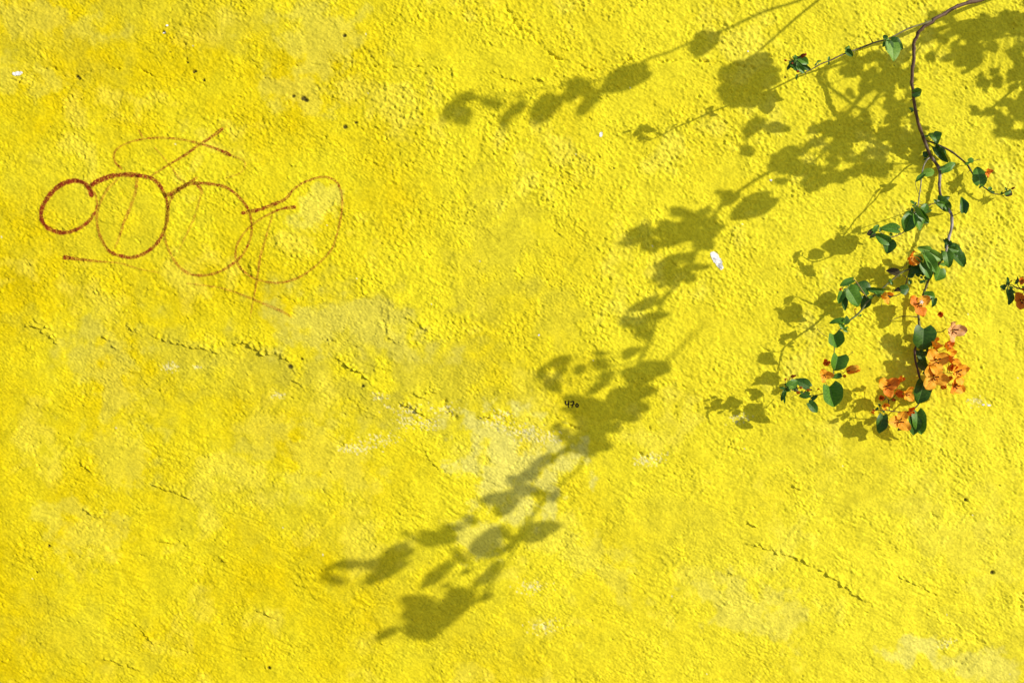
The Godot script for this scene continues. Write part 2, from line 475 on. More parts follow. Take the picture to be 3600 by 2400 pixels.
	# lower left: trowel laps
	ledge(scaled(0, 1600, 1.96, [Vector2(980, 185), Vector2(1090, 220), Vector2(1200, 265), Vector2(1290, 295), Vector2(1380, 300)]), 0.0036, 60, 45, 5.0)
	crack(scaled(0, 1600, 1.96, [Vector2(1080, 1305), Vector2(1200, 1335), Vector2(1350, 1375), Vector2(1500, 1395), Vector2(1700, 1400), Vector2(1900, 1385), Vector2(2100, 1360), Vector2(2250, 1340), Vector2(2350, 1330)]), 4.0, 0.0028, 46, 2.0)
	ledge(scaled(0, 1600, 1.96, [Vector2(920, 1150), Vector2(1000, 1240), Vector2(1060, 1310)]), 0.0034, 34, 47)
	ledge(scaled(0, 1600, 1.96, [Vector2(650, 1390), Vector2(800, 1430), Vector2(980, 1490)]), 0.0034, 40, 48)
	ledge(scaled(0, 1600, 1.96, [Vector2(1740, 1065), Vector2(1820, 1085), Vector2(1870, 1115)]), 0.0036, 34, 49)
	ledge(scaled(0, 1600, 1.96, [Vector2(1450, 715), Vector2(1520, 728), Vector2(1600, 745)]), 0.0036, 34, 50)
	ledge(scaled(0, 1600, 1.96, [Vector2(560, 355), Vector2(640, 425), Vector2(700, 432)]), 0.0036, 34, 51)
	ledge(scaled(0, 1600, 1.96, [Vector2(1060, 590), Vector2(1130, 605), Vector2(1200, 615)]), 0.0036, 34, 52)
	crack(scaled(0, 1600, 1.96, [Vector2(1010, 1185), Vector2(1105, 1186)]), 3.6, 0.0030, 53)
	# odd small dents and knocks, anywhere
	for q in 150:
		var c := Vector2(rng.randf_range(0, 3600), rng.randf_range(0, 2400))
		var dirn := Vector2.from_angle(rng.randf_range(0.0, 1.0)) * rng.randf_range(5, 26)
		if rng.randf() < 0.55:
			crack([c, c + dirn], rng.randf_range(2.4, 4.0), rng.randf_range(0.0012, 0.0030), 60 + q, 4.0)
		else:
			ledge([c, c + dirn * 1.5], rng.randf_range(0.0010, 0.0026), rng.randf_range(14, 30), 60 + q, 5.0)
	for q in 420:
		var c := Vector2(rng.randf_range(-60, 3660), rng.randf_range(-60, 2460))
		var an := rng.randf_range(-0.3, 1.1)
		var l := rng.randf_range(6, 17)
		crack([c, c + Vector2.from_angle(an) * l * 0.5, c + Vector2.from_angle(an) * l * 0.5 + Vector2.from_angle(an + rng.randf_range(-0.8, 0.8)) * l * 0.5], rng.randf_range(2.0, 3.0), rng.randf_range(0.0016, 0.0040), 300 + q, 3.0)
	# specks of dirt and chalk
	var chalk_runs: Array = [[1330.0, 1395.0, 20.0], [1415.0, 1440.0, 40.0], [1440.0, 1480.0, 40.0], [1500.0, 1490.0, 30.0], [1740.0, 1480.0, 34.0], [1770.0, 1455.0, 26.0], [1820.0, 1510.0, 36.0], [1870.0, 1530.0, 40.0], [1930.0, 1540.0, 30.0], [1270.0, 1570.0, 40.0], [1350.0, 1545.0, 34.0], [1230.0, 1575.0, 26.0], [2300.0, 1610.0, 34.0], [2260.0, 1620.0, 26.0], [3440.0, 1410.0, 24.0], [600.0, 1290.0, 26.0], [690.0, 1290.0, 10.0], [980.0, 1390.0, 16.0], [1870.0, 2060.0, 40.0], [1920.0, 2200.0, 40.0], [3330.0, 2260.0, 20.0], [1565.0, 1440.0, 30.0], [2600.0, 1470.0, 26.0]]
	for q: Array in chalk_runs:
		for e in int(q[2] * 2.2):
			spot(q[0] + rng.randfn() * q[2] * 0.8, q[1] + rng.randfn() * q[2] * 0.35, rng.randf_range(1.4, 4.2), Color(0.80, 0.75, 0.44), rng.randf_range(0.1, 0.7), 0.0006)
	for q in 130:
		spot(rng.randf_range(0, 3600), rng.randf_range(0, 2400), rng.randf_range(1.6, 3.4), Color(0.05, 0.04, 0.02), rng.randf_range(0.5, 0.95), 0.0016)
	for q in 40:
		spot(rng.randf_range(0, 3600), rng.randf_range(0, 2400), rng.randf_range(1.6, 3.0), Color(0.80, 0.79, 0.72), 0.8, 0.0004)
	for q: Array in [[1020.0, 1288.0, 10.0], [1275.0, 1357.0, 6.0], [686.0, 250.0, 5.0], [680.0, 252.0, 6.0], [715.0, 281.0, 6.0], [658.0, 220.0, 4.0], [1030.0, 337.0, 7.0], [1065.0, 345.0, 11.0], [1075.0, 352.0, 8.0], [1212.0, 445.0, 9.0], [1210.0, 125.0, 8.0], [1250.0, 430.0, 6.0], [575.0, 113.0, 7.0], [270.0, 268.0, 7.0], [278.0, 276.0, 6.0], [3490.0, 2012.0, 9.0], [3395.0, 1757.0, 7.0], [2760.0, 272.0, 5.0], [2158.0, 592.0, 4.0], [1060.0, 1262.0, 5.0], [128.0, 2010.0, 4.0], [172.0, 1918.0, 6.0], [945.0, 2347.0, 7.0]]:
		spot(q[0], q[1], q[2], Color(0.035, 0.03, 0.018), 0.9, 0.0040)

func spot(px: float, py: float, r: float, col: Color, amount: float, depth: float) -> void:
	var i0 := int(floor(gx_of(px - r)))
	var i1 := int(ceil(gx_of(px + r)))
	var j0 := int(floor(gy_of(py + r)))
	var j1 := int(ceil(gy_of(py - r)))
	for j in range(max(j0, 0), min(j1, ny - 1) + 1):
		for i in range(max(i0, 0), min(i1, nx - 1) + 1):
			var d := Vector2(1800.0 + xs[i] / S - px, 1200.0 - (ys[j] - 1.65) / S - py).length() / r
			if d < 1.0:
				var k := j * nx + i
				var f: float = clamp((1.0 - d) * 2.5, 0.0, 1.0)
				C[k] = C[k].lerp(col, f * amount)
				H[k] -= depth * f

# ---------------------------------------------------------------- paint marks on the wall
func wall_z(x: float, y: float) -> float:
	var fi: float = clamp((x + FX) / STEP + ix0, 0.0, nx - 1.001)
	var fj: float = clamp((y - FY0) / STEP + iy0, 0.0, ny - 1.001)
	var i := int(fi)
	var j := int(fj)
	var k := j * nx + i
	var u := fi - i
	var v := fj - j
	return lerp(lerp(H[k], H[k + 1], u), lerp(H[k + nx], H[k + nx + 1], u), v)

func wall_k(x: float, y: float) -> int:
	var i: int = clamp(int(round((x + FX) / STEP + ix0)), 0, nx - 1)
	var j: int = clamp(int(round((y - FY0) / STEP + iy0)), 0, ny - 1)
	return j * nx + i

const CELL := 0.0012

# a coat of paint that lies on the plaster wherever cover (cell -> 0..1) is high enough
func coat(called: String, cover: Dictionary, dark: Color, grip: float, lift: float, label: String) -> void:
	var st := SurfaceTool.new()
	st.begin(Mesh.PRIMITIVE_TRIANGLES)
	var n := 0
	var fleck := noise(77, 210.0, FastNoiseLite.TYPE_SIMPLEX_SMOOTH, 2)
	for c: Vector2i in cover:
		var x := (c.x + 0.5) * CELL
		var y := (c.y + 0.5) * CELL
		var b := bump.get_noise_2d(x, y) * 0.45 + fleck.get_noise_2d(x, y) * 0.85
		var al: float = cover[c] * (1.12 + grip * b * 1.5) - grip * 0.20
		if al < 0.14:
			continue
		al = clamp(al, 0.0, 1.0)
		var k := wall_k(x, y)
		var col := C[k].lerp(dark.lerp(Color(0.56, 0.17, 0.004), (1.0 - al) * 1.0), al) if grip > 0.0 else dark
		for e: Vector2i in [Vector2i(0, 0), Vector2i(0, 1), Vector2i(1, 0), Vector2i(1, 0), Vector2i(0, 1), Vector2i(1, 1)]:
			var vx := (c.x + e.x) * CELL
			var vy := (c.y + e.y) * CELL
			st.set_color(col)
			st.set_normal(N[wall_k(vx, vy)])
			st.add_vertex(Vector3(vx, vy, wall_z(vx, vy) + lift))
		n += 1
	if n == 0:
		return
	var o := put(called, st.commit(), M["mark"], wall_node)
	if label != "":
		o.set_meta("label", label)

func wall_xy(px: float, py: float) -> Vector2:
	return Vector2((px - 1800.0) * S, 1.65 - (py - 1200.0) * S)

func spline(pts: Array, t: float):
	var f: float = clamp(t, 0.0, 1.0) * (pts.size() - 1)
	var i: int = min(int(f), pts.size() - 2)
	var u := f - i
	var a = pts[max(i - 1, 0)]
	var b = pts[i]
	var c = pts[i + 1]
	var d = pts[min(i + 2, pts.size() - 1)]
	return 0.5 * (2.0 * b + (c - a) * u + (2.0 * a - 5.0 * b + 4.0 * c - d) * u * u + (3.0 * b - a - 3.0 * c + d) * u * u * u)

# pts in tile units; width and strength change along the stroke from first to last entry of their lists
func stroke(called: String, ox: float, oy: float, sc: float, pts: Array, widths: Array, strengths: Array, dark: Color, grip: float, label := "") -> void:
	var world: Array = []
	for p: Vector2 in pts:
		world.append(wall_xy(ox + p.x / sc, oy + p.y / sc))
	var length := 0.0
	for i in world.size() - 1:
		length += world[i].distance_to(world[i + 1])
	var m := int(length / 0.0008) + 2
	var cover := {}
	var edge := noise(pts.size() * 7 + int(pts[0].x), 55.0, FastNoiseLite.TYPE_SIMPLEX_SMOOTH, 2)
	for s in m:
		var t := float(s) / (m - 1)
		var c: Vector2 = spline(world, t)
		var wf: float = t * (widths.size() - 1)
		var wi: int = min(int(wf), widths.size() - 2)
		var r: float = lerp(float(widths[wi]), float(widths[wi + 1]), wf - wi) / sc * S * (0.66 if grip > 0.0 else 0.5) * (1.0 + 0.35 * edge.get_noise_2d(c.x, c.y))
		var sf: float = t * (strengths.size() - 1)
		var si: int = min(int(sf), strengths.size() - 2)
		var str_: float = lerp(float(strengths[si]), float(strengths[si + 1]), sf - si) * (1.0 + 0.3 * edge.get_noise_2d(c.y + 5.0, c.x))
		for j in range(int(floor((c.y - r) / CELL)), int(ceil((c.y + r) / CELL)) + 1):
			for i in range(int(floor((c.x - r) / CELL)), int(ceil((c.x + r) / CELL)) + 1):
				var d := Vector2((i + 0.5) * CELL, (j + 0.5) * CELL).distance_to(c) / r
				if d > 1.0:
					continue
				var key := Vector2i(i, j)
				var al: float = str_ * clamp((1.0 - d) * 2.2 + 0.25, 0.0, 1.0)
				if al > cover.get(key, 0.0):
					cover[key] = al
	coat(called, cover, dark, grip, 0.0005, label)

func chip(px: float, py: float, rx: float, ry: float, turn: float, sd: int, label := "") -> void:
	var c := wall_xy(px, py)
	var n := noise(sd, 70.0, FastNoiseLite.TYPE_SIMPLEX_SMOOTH, 3)
	var cover := {}
	var r: float = max(rx, ry) * S * 1.4
	for j in range(int((c.y - r) / CELL), int((c.y + r) / CELL) + 1):
		for i in range(int((c.x - r) / CELL) - 1, int((c.x + r) / CELL) + 1):
			var p := Vector2((i + 0.5) * CELL, (j + 0.5) * CELL)
			var d := (p - c).rotated(turn) / S
			if sqrt(pow(d.x / rx, 2.0) + pow(d.y / ry, 2.0)) + n.get_noise_2d(p.x, p.y) * 0.3 < 1.0:
				cover[Vector2i(i, j)] = 1.0
	coat("bare_chip", cover, Color(0.86, 0.86, 0.84), 0.0, 0.0007, label)

func make_graffiti() -> void:
	var br := Color(0.23, 0.030, 0.002)
	var z := 1.8092
	stroke("scribbled_loop", 0, 350, z, [Vector2(582, 608), Vector2(572, 575), Vector2(540, 535), Vector2(480, 517), Vector2(420, 528), Vector2(350, 570), Vector2(295, 635), Vector2(264, 700), Vector2(268, 770), Vector2(310, 820), Vector2(390, 846), Vector2(470, 833), Vector2(540, 795), Vector2(590, 740), Vector2(616, 680), Vector2(607, 610), Vector2(580, 560)], [26, 24, 26, 24, 22, 20, 14, 9], [1.0, 0.95, 1.0, 0.95, 1.0, 0.85, 0.75, 0.45], br, 0.45, "small heavy brown circle at the left end of the scribble")
	stroke("scribbled_loop", 0, 350, z, [Vector2(580, 548), Vector2(640, 512), Vector2(710, 487), Vector2(780, 478), Vector2(870, 482), Vector2(960, 500), Vector2(1010, 540), Vector2(1045, 600), Vector2(1062, 650), Vector2(1065, 720), Vector2(1050, 820), Vector2(1000, 910), Vector2(930, 970), Vector2(850, 1002), Vector2(780, 997), Vector2(700, 967), Vector2(650, 900), Vector2(622, 820), Vector2(615, 740), Vector2(640, 650), Vector2(685, 570), Vector2(745, 508)], [28, 26, 24, 20, 18, 18, 18, 18, 16, 14, 14], [1.0, 0.95, 0.9, 0.85, 0.8, 0.75, 0.9, 0.8, 0.65, 0.55, 0.4], br, 0.55, "second brown loop with a heavy arched top")
	stroke("scribbled_stroke", 0, 350, z, [Vector2(1045, 607), Vector2(1085, 602), Vector2(1120, 580), Vector2(1190, 540), Vector2(1250, 498)], [20, 24, 24, 14], [0.9, 0.9, 0.75, 0.55], br, 0.6)
	stroke("scribbled_loop", 0, 350, z, [Vector2(1075, 660), Vector2(1110, 600), Vector2(1160, 555), Vector2(1225, 535), Vector2(1330, 535), Vector2(1440, 560), Vector2(1520, 620), Vector2(1580, 700), Vector2(1600, 790), Vector2(1590, 890), Vector2(1540, 990), Vector2(1460, 1060), Vector2(1380, 1100), Vector2(1290, 1118), Vector2(1200, 1105), Vector2(1130, 1050), Vector2(1080, 970), Vector2(1050, 880), Vector2(1055, 770), Vector2(1075, 660)], [13, 18, 16, 15, 14, 14, 15, 14, 12, 14], [0.6, 0.6, 0.8, 0.75, 0.6, 0.65, 0.75, 0.6, 0.55, 0.75], br, 0.6, "third and widest brown loop of the scribble")
	stroke("scribbled_loop", 0, 350, z, [Vector2(1545, 722), Vector2(1650, 700), Vector2(1760, 660), Vector2(1820, 630), Vector2(1870, 570), Vector2(1950, 520), Vector2(2050, 492), Vector2(2130, 515), Vector2(2170, 590), Vector2(2175, 700), Vector2(2150, 830), Vector2(2115, 940), Vector2(2060, 1010), Vector2(1980, 1080), Vector2(1880, 1140), Vector2(1760, 1165), Vector2(1640, 1145), Vector2(1560, 1100), Vector2(1510, 1040), Vector2(1500, 960), Vector2(1530, 880), Vector2(1600, 800), Vector2(1700, 735), Vector2(1790, 695), Vector2(1872, 685)], [22, 18, 13, 12, 12, 12, 11, 12, 12, 13, 13, 11, 20], [0.9, 0.85, 0.7, 0.6, 0.65, 0.6, 0.5, 0.6, 0.65, 0.7, 0.55, 0.6, 0.85], br, 0.65, "open brown loop at the right end of the scribble")
	stroke("scribbled_stroke", 0, 350, z, [Vector2(1730, 740), Vector2(1700, 850), Vector2(1660, 990), Vector2(1635, 1140), Vector2(1612, 1270), Vector2(1590, 1390)], [11, 12, 14, 11, 9], [0.45, 0.5, 0.65, 0.5, 0.3], br, 0.65)
	stroke("scribbled_stroke", 0, 350, z, [Vector2(872, 490), Vector2(865, 580), Vector2(830, 680), Vector2(790, 780), Vector2(755, 880), Vector2(730, 945)], [20, 17, 18, 14, 9], [0.6, 0.55, 0.6, 0.5, 0.35], br, 0.6)
	stroke("scribbled_stroke", 0, 350, z, [Vector2(1245, 530), Vector2(1270, 560), Vector2(1290, 600)], [18, 20, 8], [0.85, 0.8, 0.4], br, 0.5)
	stroke("scribbled_stroke", 0, 350, z, [Vector2(1278, 600), Vector2(1250, 700), Vector2(1210, 810), Vector2(1165, 900), Vector2(1140, 960)], [12, 13, 11, 9], [0.45, 0.42, 0.4, 0.25], br, 0.65)
	stroke("scribbled_loop", 0, 350, z, [Vector2(772, 440), Vector2(735, 400), Vector2(724, 345), Vector2(762, 300), Vector2(840, 267), Vector2(950, 246), Vector2(1080, 246), Vector2(1200, 263), Vector2(1310, 291), Vector2(1400, 322), Vector2(1462, 353)], [12, 13, 10, 12, 12, 15, 20], [0.55, 0.65, 0.5, 0.62, 0.55, 0.7, 0.9], br, 0.6, "thin brown oval above the row of loops")
	stroke("scribbled_stroke", 0, 350, z, [Vector2(1462, 353), Vector2(1540, 382), Vector2(1560, 420), Vector2(1520, 470), Vector2(1430, 502)], [11, 9, 10, 9], [0.45, 0.36, 0.38, 0.36], br, 0.65)
	stroke("scribbled_stroke", 0, 350, z, [Vector2(1412, 185), Vector2(1340, 240), Vector2(1270, 285), Vector2(1180, 350), Vector2(1080, 410), Vector2(1010, 455), Vector2(952, 490)], [18, 14, 15, 12, 9], [0.9, 0.75, 0.75, 0.65, 0.45], br, 0.6)
	stroke("scribbled_stroke", 0, 350, z, [Vector2(985, 305), Vector2(1040, 370), Vector2(1090, 430), Vector2(1140, 500), Vector2(1200, 545)], [9, 9, 10, 9], [0.38, 0.4, 0.5, 0.38], br, 0.65)
	stroke("scribbled_stroke", 0, 350, z, [Vector2(413, 1003), Vector2(520, 1018), Vector2(640, 1030), Vector2(760, 1040), Vector2(880, 1075), Vector2(1010, 1100)], [22, 14, 10, 9, 8], [0.95, 0.65, 0.5, 0.42, 0.3], br, 0.6)
	stroke("scribbled_stroke", 0, 350, z, [Vector2(1190, 1170), Vector2(1330, 1185), Vector2(1450, 1210), Vector2(1600, 1265), Vector2(1720, 1315), Vector2(1800, 1350), Vector2(1850, 1380)], [8, 10, 10, 16, 18, 12], [0.36, 0.45, 0.5, 0.5, 0.48, 0.35], br, 0.7)
	stroke("scribbled_stroke", 0, 350, z, [Vector2(885, 198), Vector2(905, 236)], [12, 10], [0.5, 0.4], br, 0.6)
	# the small handwritten number
	var ink := Color(0.012, 0.010, 0.006)
	var zn := 2.6133
	stroke("handwritten_4", 1800, 1100, zn, [Vector2(492, 810), Vector2(493, 832), Vector2(502, 842), Vector2(520, 836)], [12, 12], [1, 1], ink, 0.0)
	stroke("handwritten_4", 1800, 1100, zn, [Vector2(522, 804), Vector2(521, 836), Vector2(518, 868)], [12, 11], [1, 1], ink, 0.0)
	stroke("handwritten_7", 1800, 1100, zn, [Vector2(540, 815), Vector2(556, 812), Vector2(568, 816), Vector2(562, 838), Vector2(550, 868)], [12, 11], [1, 1], ink, 0.0)
	stroke("handwritten_7", 1800, 1100, zn, [Vector2(545, 842), Vector2(572, 838)], [9, 9], [1, 1], ink, 0.0)
	stroke("handwritten_0", 1800, 1100, zn, [Vector2(596, 830), Vector2(586, 845), Vector2(592, 860), Vector2(605, 858), Vector2(608, 843), Vector2(596, 830)], [10, 11], [1, 1], ink, 0.0)
	chip(2519, 912, 32, 13, 1.0, 21, "large bare white chip in the paint, right of the middle")
	chip(2534, 937, 12, 8, 1.0, 28)
	chip(61, 259, 19, 7, -0.09, 22, "long bare white chip at the far left edge")
	chip(2112, 474, 6, 9, 0.1, 23, "small bare white chip near the middle of the top half")
	chip(2711, 633, 4, 3, 0.0, 24)
	chip(587, 90, 5, 3, 0.0, 25)
	chip(1895, 1177, 3, 3, 0.0, 26)
	chip(2630, 181, 3, 3, 0.0, 27)
	chip(577, 114, 6, 3, -0.3, 29)
	chip(3458, 1422, 5, 3, 0.0, 30)
	chip(3478, 1424, 6, 3, 0.0, 31)

# ---------------------------------------------------------------- materials
func leaf_image(dark: Color, lite: Color, vein: Color, sd: int) -> ImageTexture:
	var w := 96
	var h := 160
	var im := Image.create(w, h, false, Image.FORMAT_RGB8)
	var n := noise(sd, 0.05, FastNoiseLite.TYPE_SIMPLEX_SMOOTH, 3)
	var n2 := noise(sd + 1, 0.22, FastNoiseLite.TYPE_SIMPLEX_SMOOTH, 2)
	for y in h:
		var t := float(y) / h
		for x in w:
			var v: float = abs(float(x) / w - 0.5) * 2.0
			var c := dark.lerp(lite, clamp(0.45 + 0.8 * n.get_noise_2d(x, y) + 0.35 * n2.get_noise_2d(x, y), 0.0, 1.0))
			var q := fposmod((t - v * 0.30 + n.get_noise_2d(x * 0.6, y * 0.6) * 0.02) * 7.5, 1.0)
			var side: float = exp(-pow((q - 0.5) / 0.075, 2.0)) * (1.0 - v) * 0.65
			var rib: float = exp(-pow(v / 0.055, 2.0)) * (1.0 - 0.5 * t)
			c = c.lerp(vein, clamp(max(side, rib), 0.0, 0.8))
			im.set_pixel(x, y, Color(c.r, c.g, c.b).linear_to_srgb())
	im.generate_mipmaps()
	return ImageTexture.create_from_image(im)

func bract_image(a: Color, b: Color, vein: Color, sd: int) -> ImageTexture:
	var w := 96
	var h := 128
	var im := Image.create(w, h, false, Image.FORMAT_RGB8)
	var n := noise(sd, 0.045, FastNoiseLite.TYPE_SIMPLEX_SMOOTH, 3)
	for y in h:
		var t := float(y) / h
		for x in w:
			var v: float = abs(float(x) / w - 0.5) * 2.0
			var c := a.lerp(b, clamp(0.35 + 0.6 * t * v + 0.7 * n.get_noise_2d(x, y), 0.0, 1.0))
			var q := fposmod((t - v * 0.34 + n.get_noise_2d(x, y) * 0.05) * 4.5, 1.0)
			var side: float = exp(-pow((q - 0.5) / 0.05, 2.0)) * 0.38 * (1.0 - v * 0.7)
			var rib: float = exp(-pow(v / 0.05, 2.0)) * (1.0 - 0.6 * t) * 0.85
			c = c.lerp(vein, max(side, rib))
			im.set_pixel(x, y, Color(c.r, c.g, c.b).linear_to_srgb())
	im.generate_mipmaps()
	return ImageTexture.create_from_image(im)

func two_sided(tex: Texture2D, rough: float, back: Color) -> StandardMaterial3D:
	var m := StandardMaterial3D.new()
	m.albedo_texture = tex
	m.roughness = rough
	m.metallic_specular = 0.36
	m.cull_mode = BaseMaterial3D.CULL_DISABLED
	m.backlight_enabled = true
	m.backlight = back
	return m

func make_materials() -> void:
	var m := StandardMaterial3D.new()
	m.vertex_color_use_as_albedo = true
	m.roughness = 0.9
	m.metallic_specular = 0.18
	M["paint"] = m
	m = StandardMaterial3D.new()
	m.vertex_color_use_as_albedo = true
	m.roughness = 0.7
	m.metallic_specular = 0.35
	M["mark"] = m
	m = StandardMaterial3D.new()
	m.albedo_color = lin(0.70, 0.55, 0.03)
	m.roughness = 0.85
	M["render"] = m
	m = StandardMaterial3D.new()
	m.vertex_color_use_as_albedo = true
	m.roughness = 0.62
	m.metallic_specular = 0.4
	M["bark"] = m
	var gd := Color(0.022, 0.060, 0.014)
	leaf_mats = [
		two_sided(leaf_image(Color(0.026, 0.080, 0.006), Color(0.060, 0.150, 0.012), Color(0.11, 0.20, 0.05), 51), 0.42, lin(0.03, 0.09, 0.012)),
		two_sided(leaf_image(Color(0.055, 0.155, 0.009), Color(0.115, 0.260, 0.018), Color(0.18, 0.31, 0.08), 53), 0.42, lin(0.05, 0.13, 0.015)),
		two_sided(leaf_image(Color(0.125, 0.270, 0.022), Color(0.225, 0.395, 0.045), Color(0.30, 0.42, 0.13), 55), 0.48, lin(0.08, 0.16, 0.02)),
		two_sided(leaf_image(Color(0.030, 0.026, 0.010), Color(0.090, 0.070, 0.022), Color(0.14, 0.12, 0.05), 57), 0.6, lin(0.05, 0.035, 0.01))]
	gd = Color(0, 0, 0)
	bract_mats = [
		two_sided(bract_image(Color(0.90, 0.40, 0.008), Color(0.94, 0.52, 0.040), Color(0.42, 0.075, 0.006), 61), 0.6, lin(0.35, 0.12, 0.006)),
		two_sided(bract_image(Color(0.74, 0.20, 0.008), Color(0.82, 0.30, 0.015), Color(0.25, 0.03, 0.006), 63), 0.6, lin(0.25, 0.05, 0.004)),
		two_sided(bract_image(Color(0.72, 0.36, 0.08), Color(0.80, 0.50, 0.26), Color(0.30, 0.09, 0.02), 65), 0.7, lin(0.22, 0.10, 0.03)),
		two_sided(bract_image(Color(0.30, 0.05, 0.012), Color(0.44, 0.10, 0.018), Color(0.10, 0.012, 0.006), 67), 0.6, lin(0.07, 0.012, 0.004))]
	m = StandardMaterial3D.new()
	m.albedo_color = lin(0.16, 0.025, 0.012)
	m.roughness = 0.7
	M["floret"] = m
	m = StandardMaterial3D.new()
	m.albedo_color = lin(0.78, 0.74, 0.62)
	m.roughness = 0.7
	M["white_floret"] = m

# ---------------------------------------------------------------- growing things
var T: Node3D                    # the plant being built
var knots: PackedVector3Array    # points along its stems, for the leaf stalks to start from
var tox := 0.0
var toy := 0.0
var tsc := 1.0
var thrown := false              # true: coordinates are those of the plant's shadow on the wall
var away := 0.0                  # how far such a plant stands further out
var stalk_reach := 0.07
var in_place := false            # true: stem points are metres already

func tile(ox: float, oy: float, sc: float) -> void:
	tox = ox
	toy = oy
	tsc = sc

# a place d metres out from the wall, seen at (x, y) or throwing its shadow there
func pt(x: float, y: float, d: float) -> Vector3:
	var px := tox + x / tsc
	var py := toy + y / tsc
	var w := Vector3((px - 1800.0) * S, 1.65 - (py - 1200.0) * S, 0.0)
	if thrown:
		var z: float = clamp((3700.0 - px) / 1.93, 150.0, 1500.0) * S + 0.03 + away + d
		return w + sun_dir * (z / sun_dir.z)
	return EYE + (w - EYE) * (1.0 - d / FAR)

func scale_at(d: float) -> float:
	return S / tsc * (1.0 if thrown else 1.0 - d / FAR)

func ring_tube(st: SurfaceTool, path: PackedVector3Array, radii: PackedFloat32Array, cols: PackedColorArray, sides := 7, uv := Vector2(-1, -1)) -> void:
	var n := path.size()
	var up := Vector3(0.3, 0.2, 0.93)
	var rings: Array = []
	for i in n:
		var dirn := (path[min(i + 1, n - 1)] - path[max(i - 1, 0)]).normalized()
		var a := dirn.cross(up).normalized()
		var b := dirn.cross(a)
		var ring: Array = []
		for s in sides:
			var an := TAU * s / sides
			var nrm := a * cos(an) + b * sin(an)
			ring.append([path[i] + nrm * radii[i], nrm])
		rings.append(ring)
	for i in n - 1:
		for s in sides:
			var q := (s + 1) % sides
			for e: Array in [[i, s], [i + 1, s], [i, q], [i + 1, s], [i + 1, q], [i, q]]:
				var v: Array = rings[e[0]][e[1]]
				if cols.size() > 0:
					st.set_color(cols[e[0]])
				if uv.x >= 0.0:
					st.set_uv(uv)
				st.set_normal(v[1])
				st.add_vertex(v[0])

# pts: Vector3(x, y, metres out from the wall) in tile units
func stem(called: String, pts: Array, radii: Array, a: Color, b: Color, thorns := 0) -> void:
	var ctrl: Array = []
	for p: Vector3 in pts:
		ctrl.append(p if in_place else pt(p.x, p.y, p.z))
	var length := 0.0
	for i in ctrl.size() - 1:
		length += ctrl[i].distance_to(ctrl[i + 1])
	var n: int = max(4, int(length / 0.006))
	var path := PackedVector3Array()
	var rr := PackedFloat32Array()
	var cc := PackedColorArray()
	var nz := noise(int(abs(pts[0].x)) + 3, 40.0, FastNoiseLite.TYPE_SIMPLEX_SMOOTH, 2)
	var origin := T.position
	for i in n + 1:
		var t := float(i) / n
		var p: Vector3 = spline(ctrl, t)
		if not thrown:
			p.z = max(p.z, 0.008)
			p += Vector3(nz.get_noise_1d(t * length * 0.35 + 31.0), nz.get_noise_1d(t * length * 0.35 + 57.0), 0.0) * float(radii[0]) * 0.0007 * sin(t * PI)
		knots.append(p)
		var rf: float = t * (radii.size() - 1)
		var ri: int = min(int(rf), radii.size() - 2)
		var r: float = lerp(float(radii[ri]), float(radii[ri + 1]), rf - ri) * 0.001
		var w := nz.get_noise_1d(t * length)
		var node: float = exp(-pow((fposmod(t * length, 0.055) - 0.027) / 0.004, 2.0))
		path.append(p - origin)
		rr.append(r * (1.0 + 0.14 * w + 0.30 * node))
		var c := a.lerp(b, clamp(t + 0.7 * w, 0.0, 1.0))
		var f := 1.0 + 0.5 * nz.get_noise_1d(t * length * 4.0 + 9.0)
		cc.append(Color(c.r * f, c.g * f, c.b * f))
	var st := SurfaceTool.new()
	st.begin(Mesh.PRIMITIVE_TRIANGLES)
	ring_tube(st, path, rr, cc, 8)
	for h in thorns:
		var i := rng.randi_range(2, n - 2)
		var dirn := (path[i + 1] - path[i - 1]).normalized()
		var out := dirn.cross(Vector3(0, 0, 1)).normalized() * (1.0 if rng.randf() < 0.5 else -1.0) + Vector3(0, 0, rng.randf_range(-0.3, 0.5))
		var l := rng.randf_range(0.005, 0.012)
		ring_tube(st, PackedVector3Array([path[i], path[i] + out * l * 0.5 + dirn * l * 0.15, path[i] + out * l + dirn * l * 0.4]), PackedFloat32Array([rr[i] * 0.55, rr[i] * 0.35, 0.0002]), PackedColorArray([cc[i], cc[i], cc[i]]), 5)
	put(called, st.commit(), M["bark"], T)

func blade_width(t: float, heart: float) -> float:
	return pow(1.0 - t, 0.78) * pow(t + 0.035 * heart + 0.002, 0.47) / 0.455

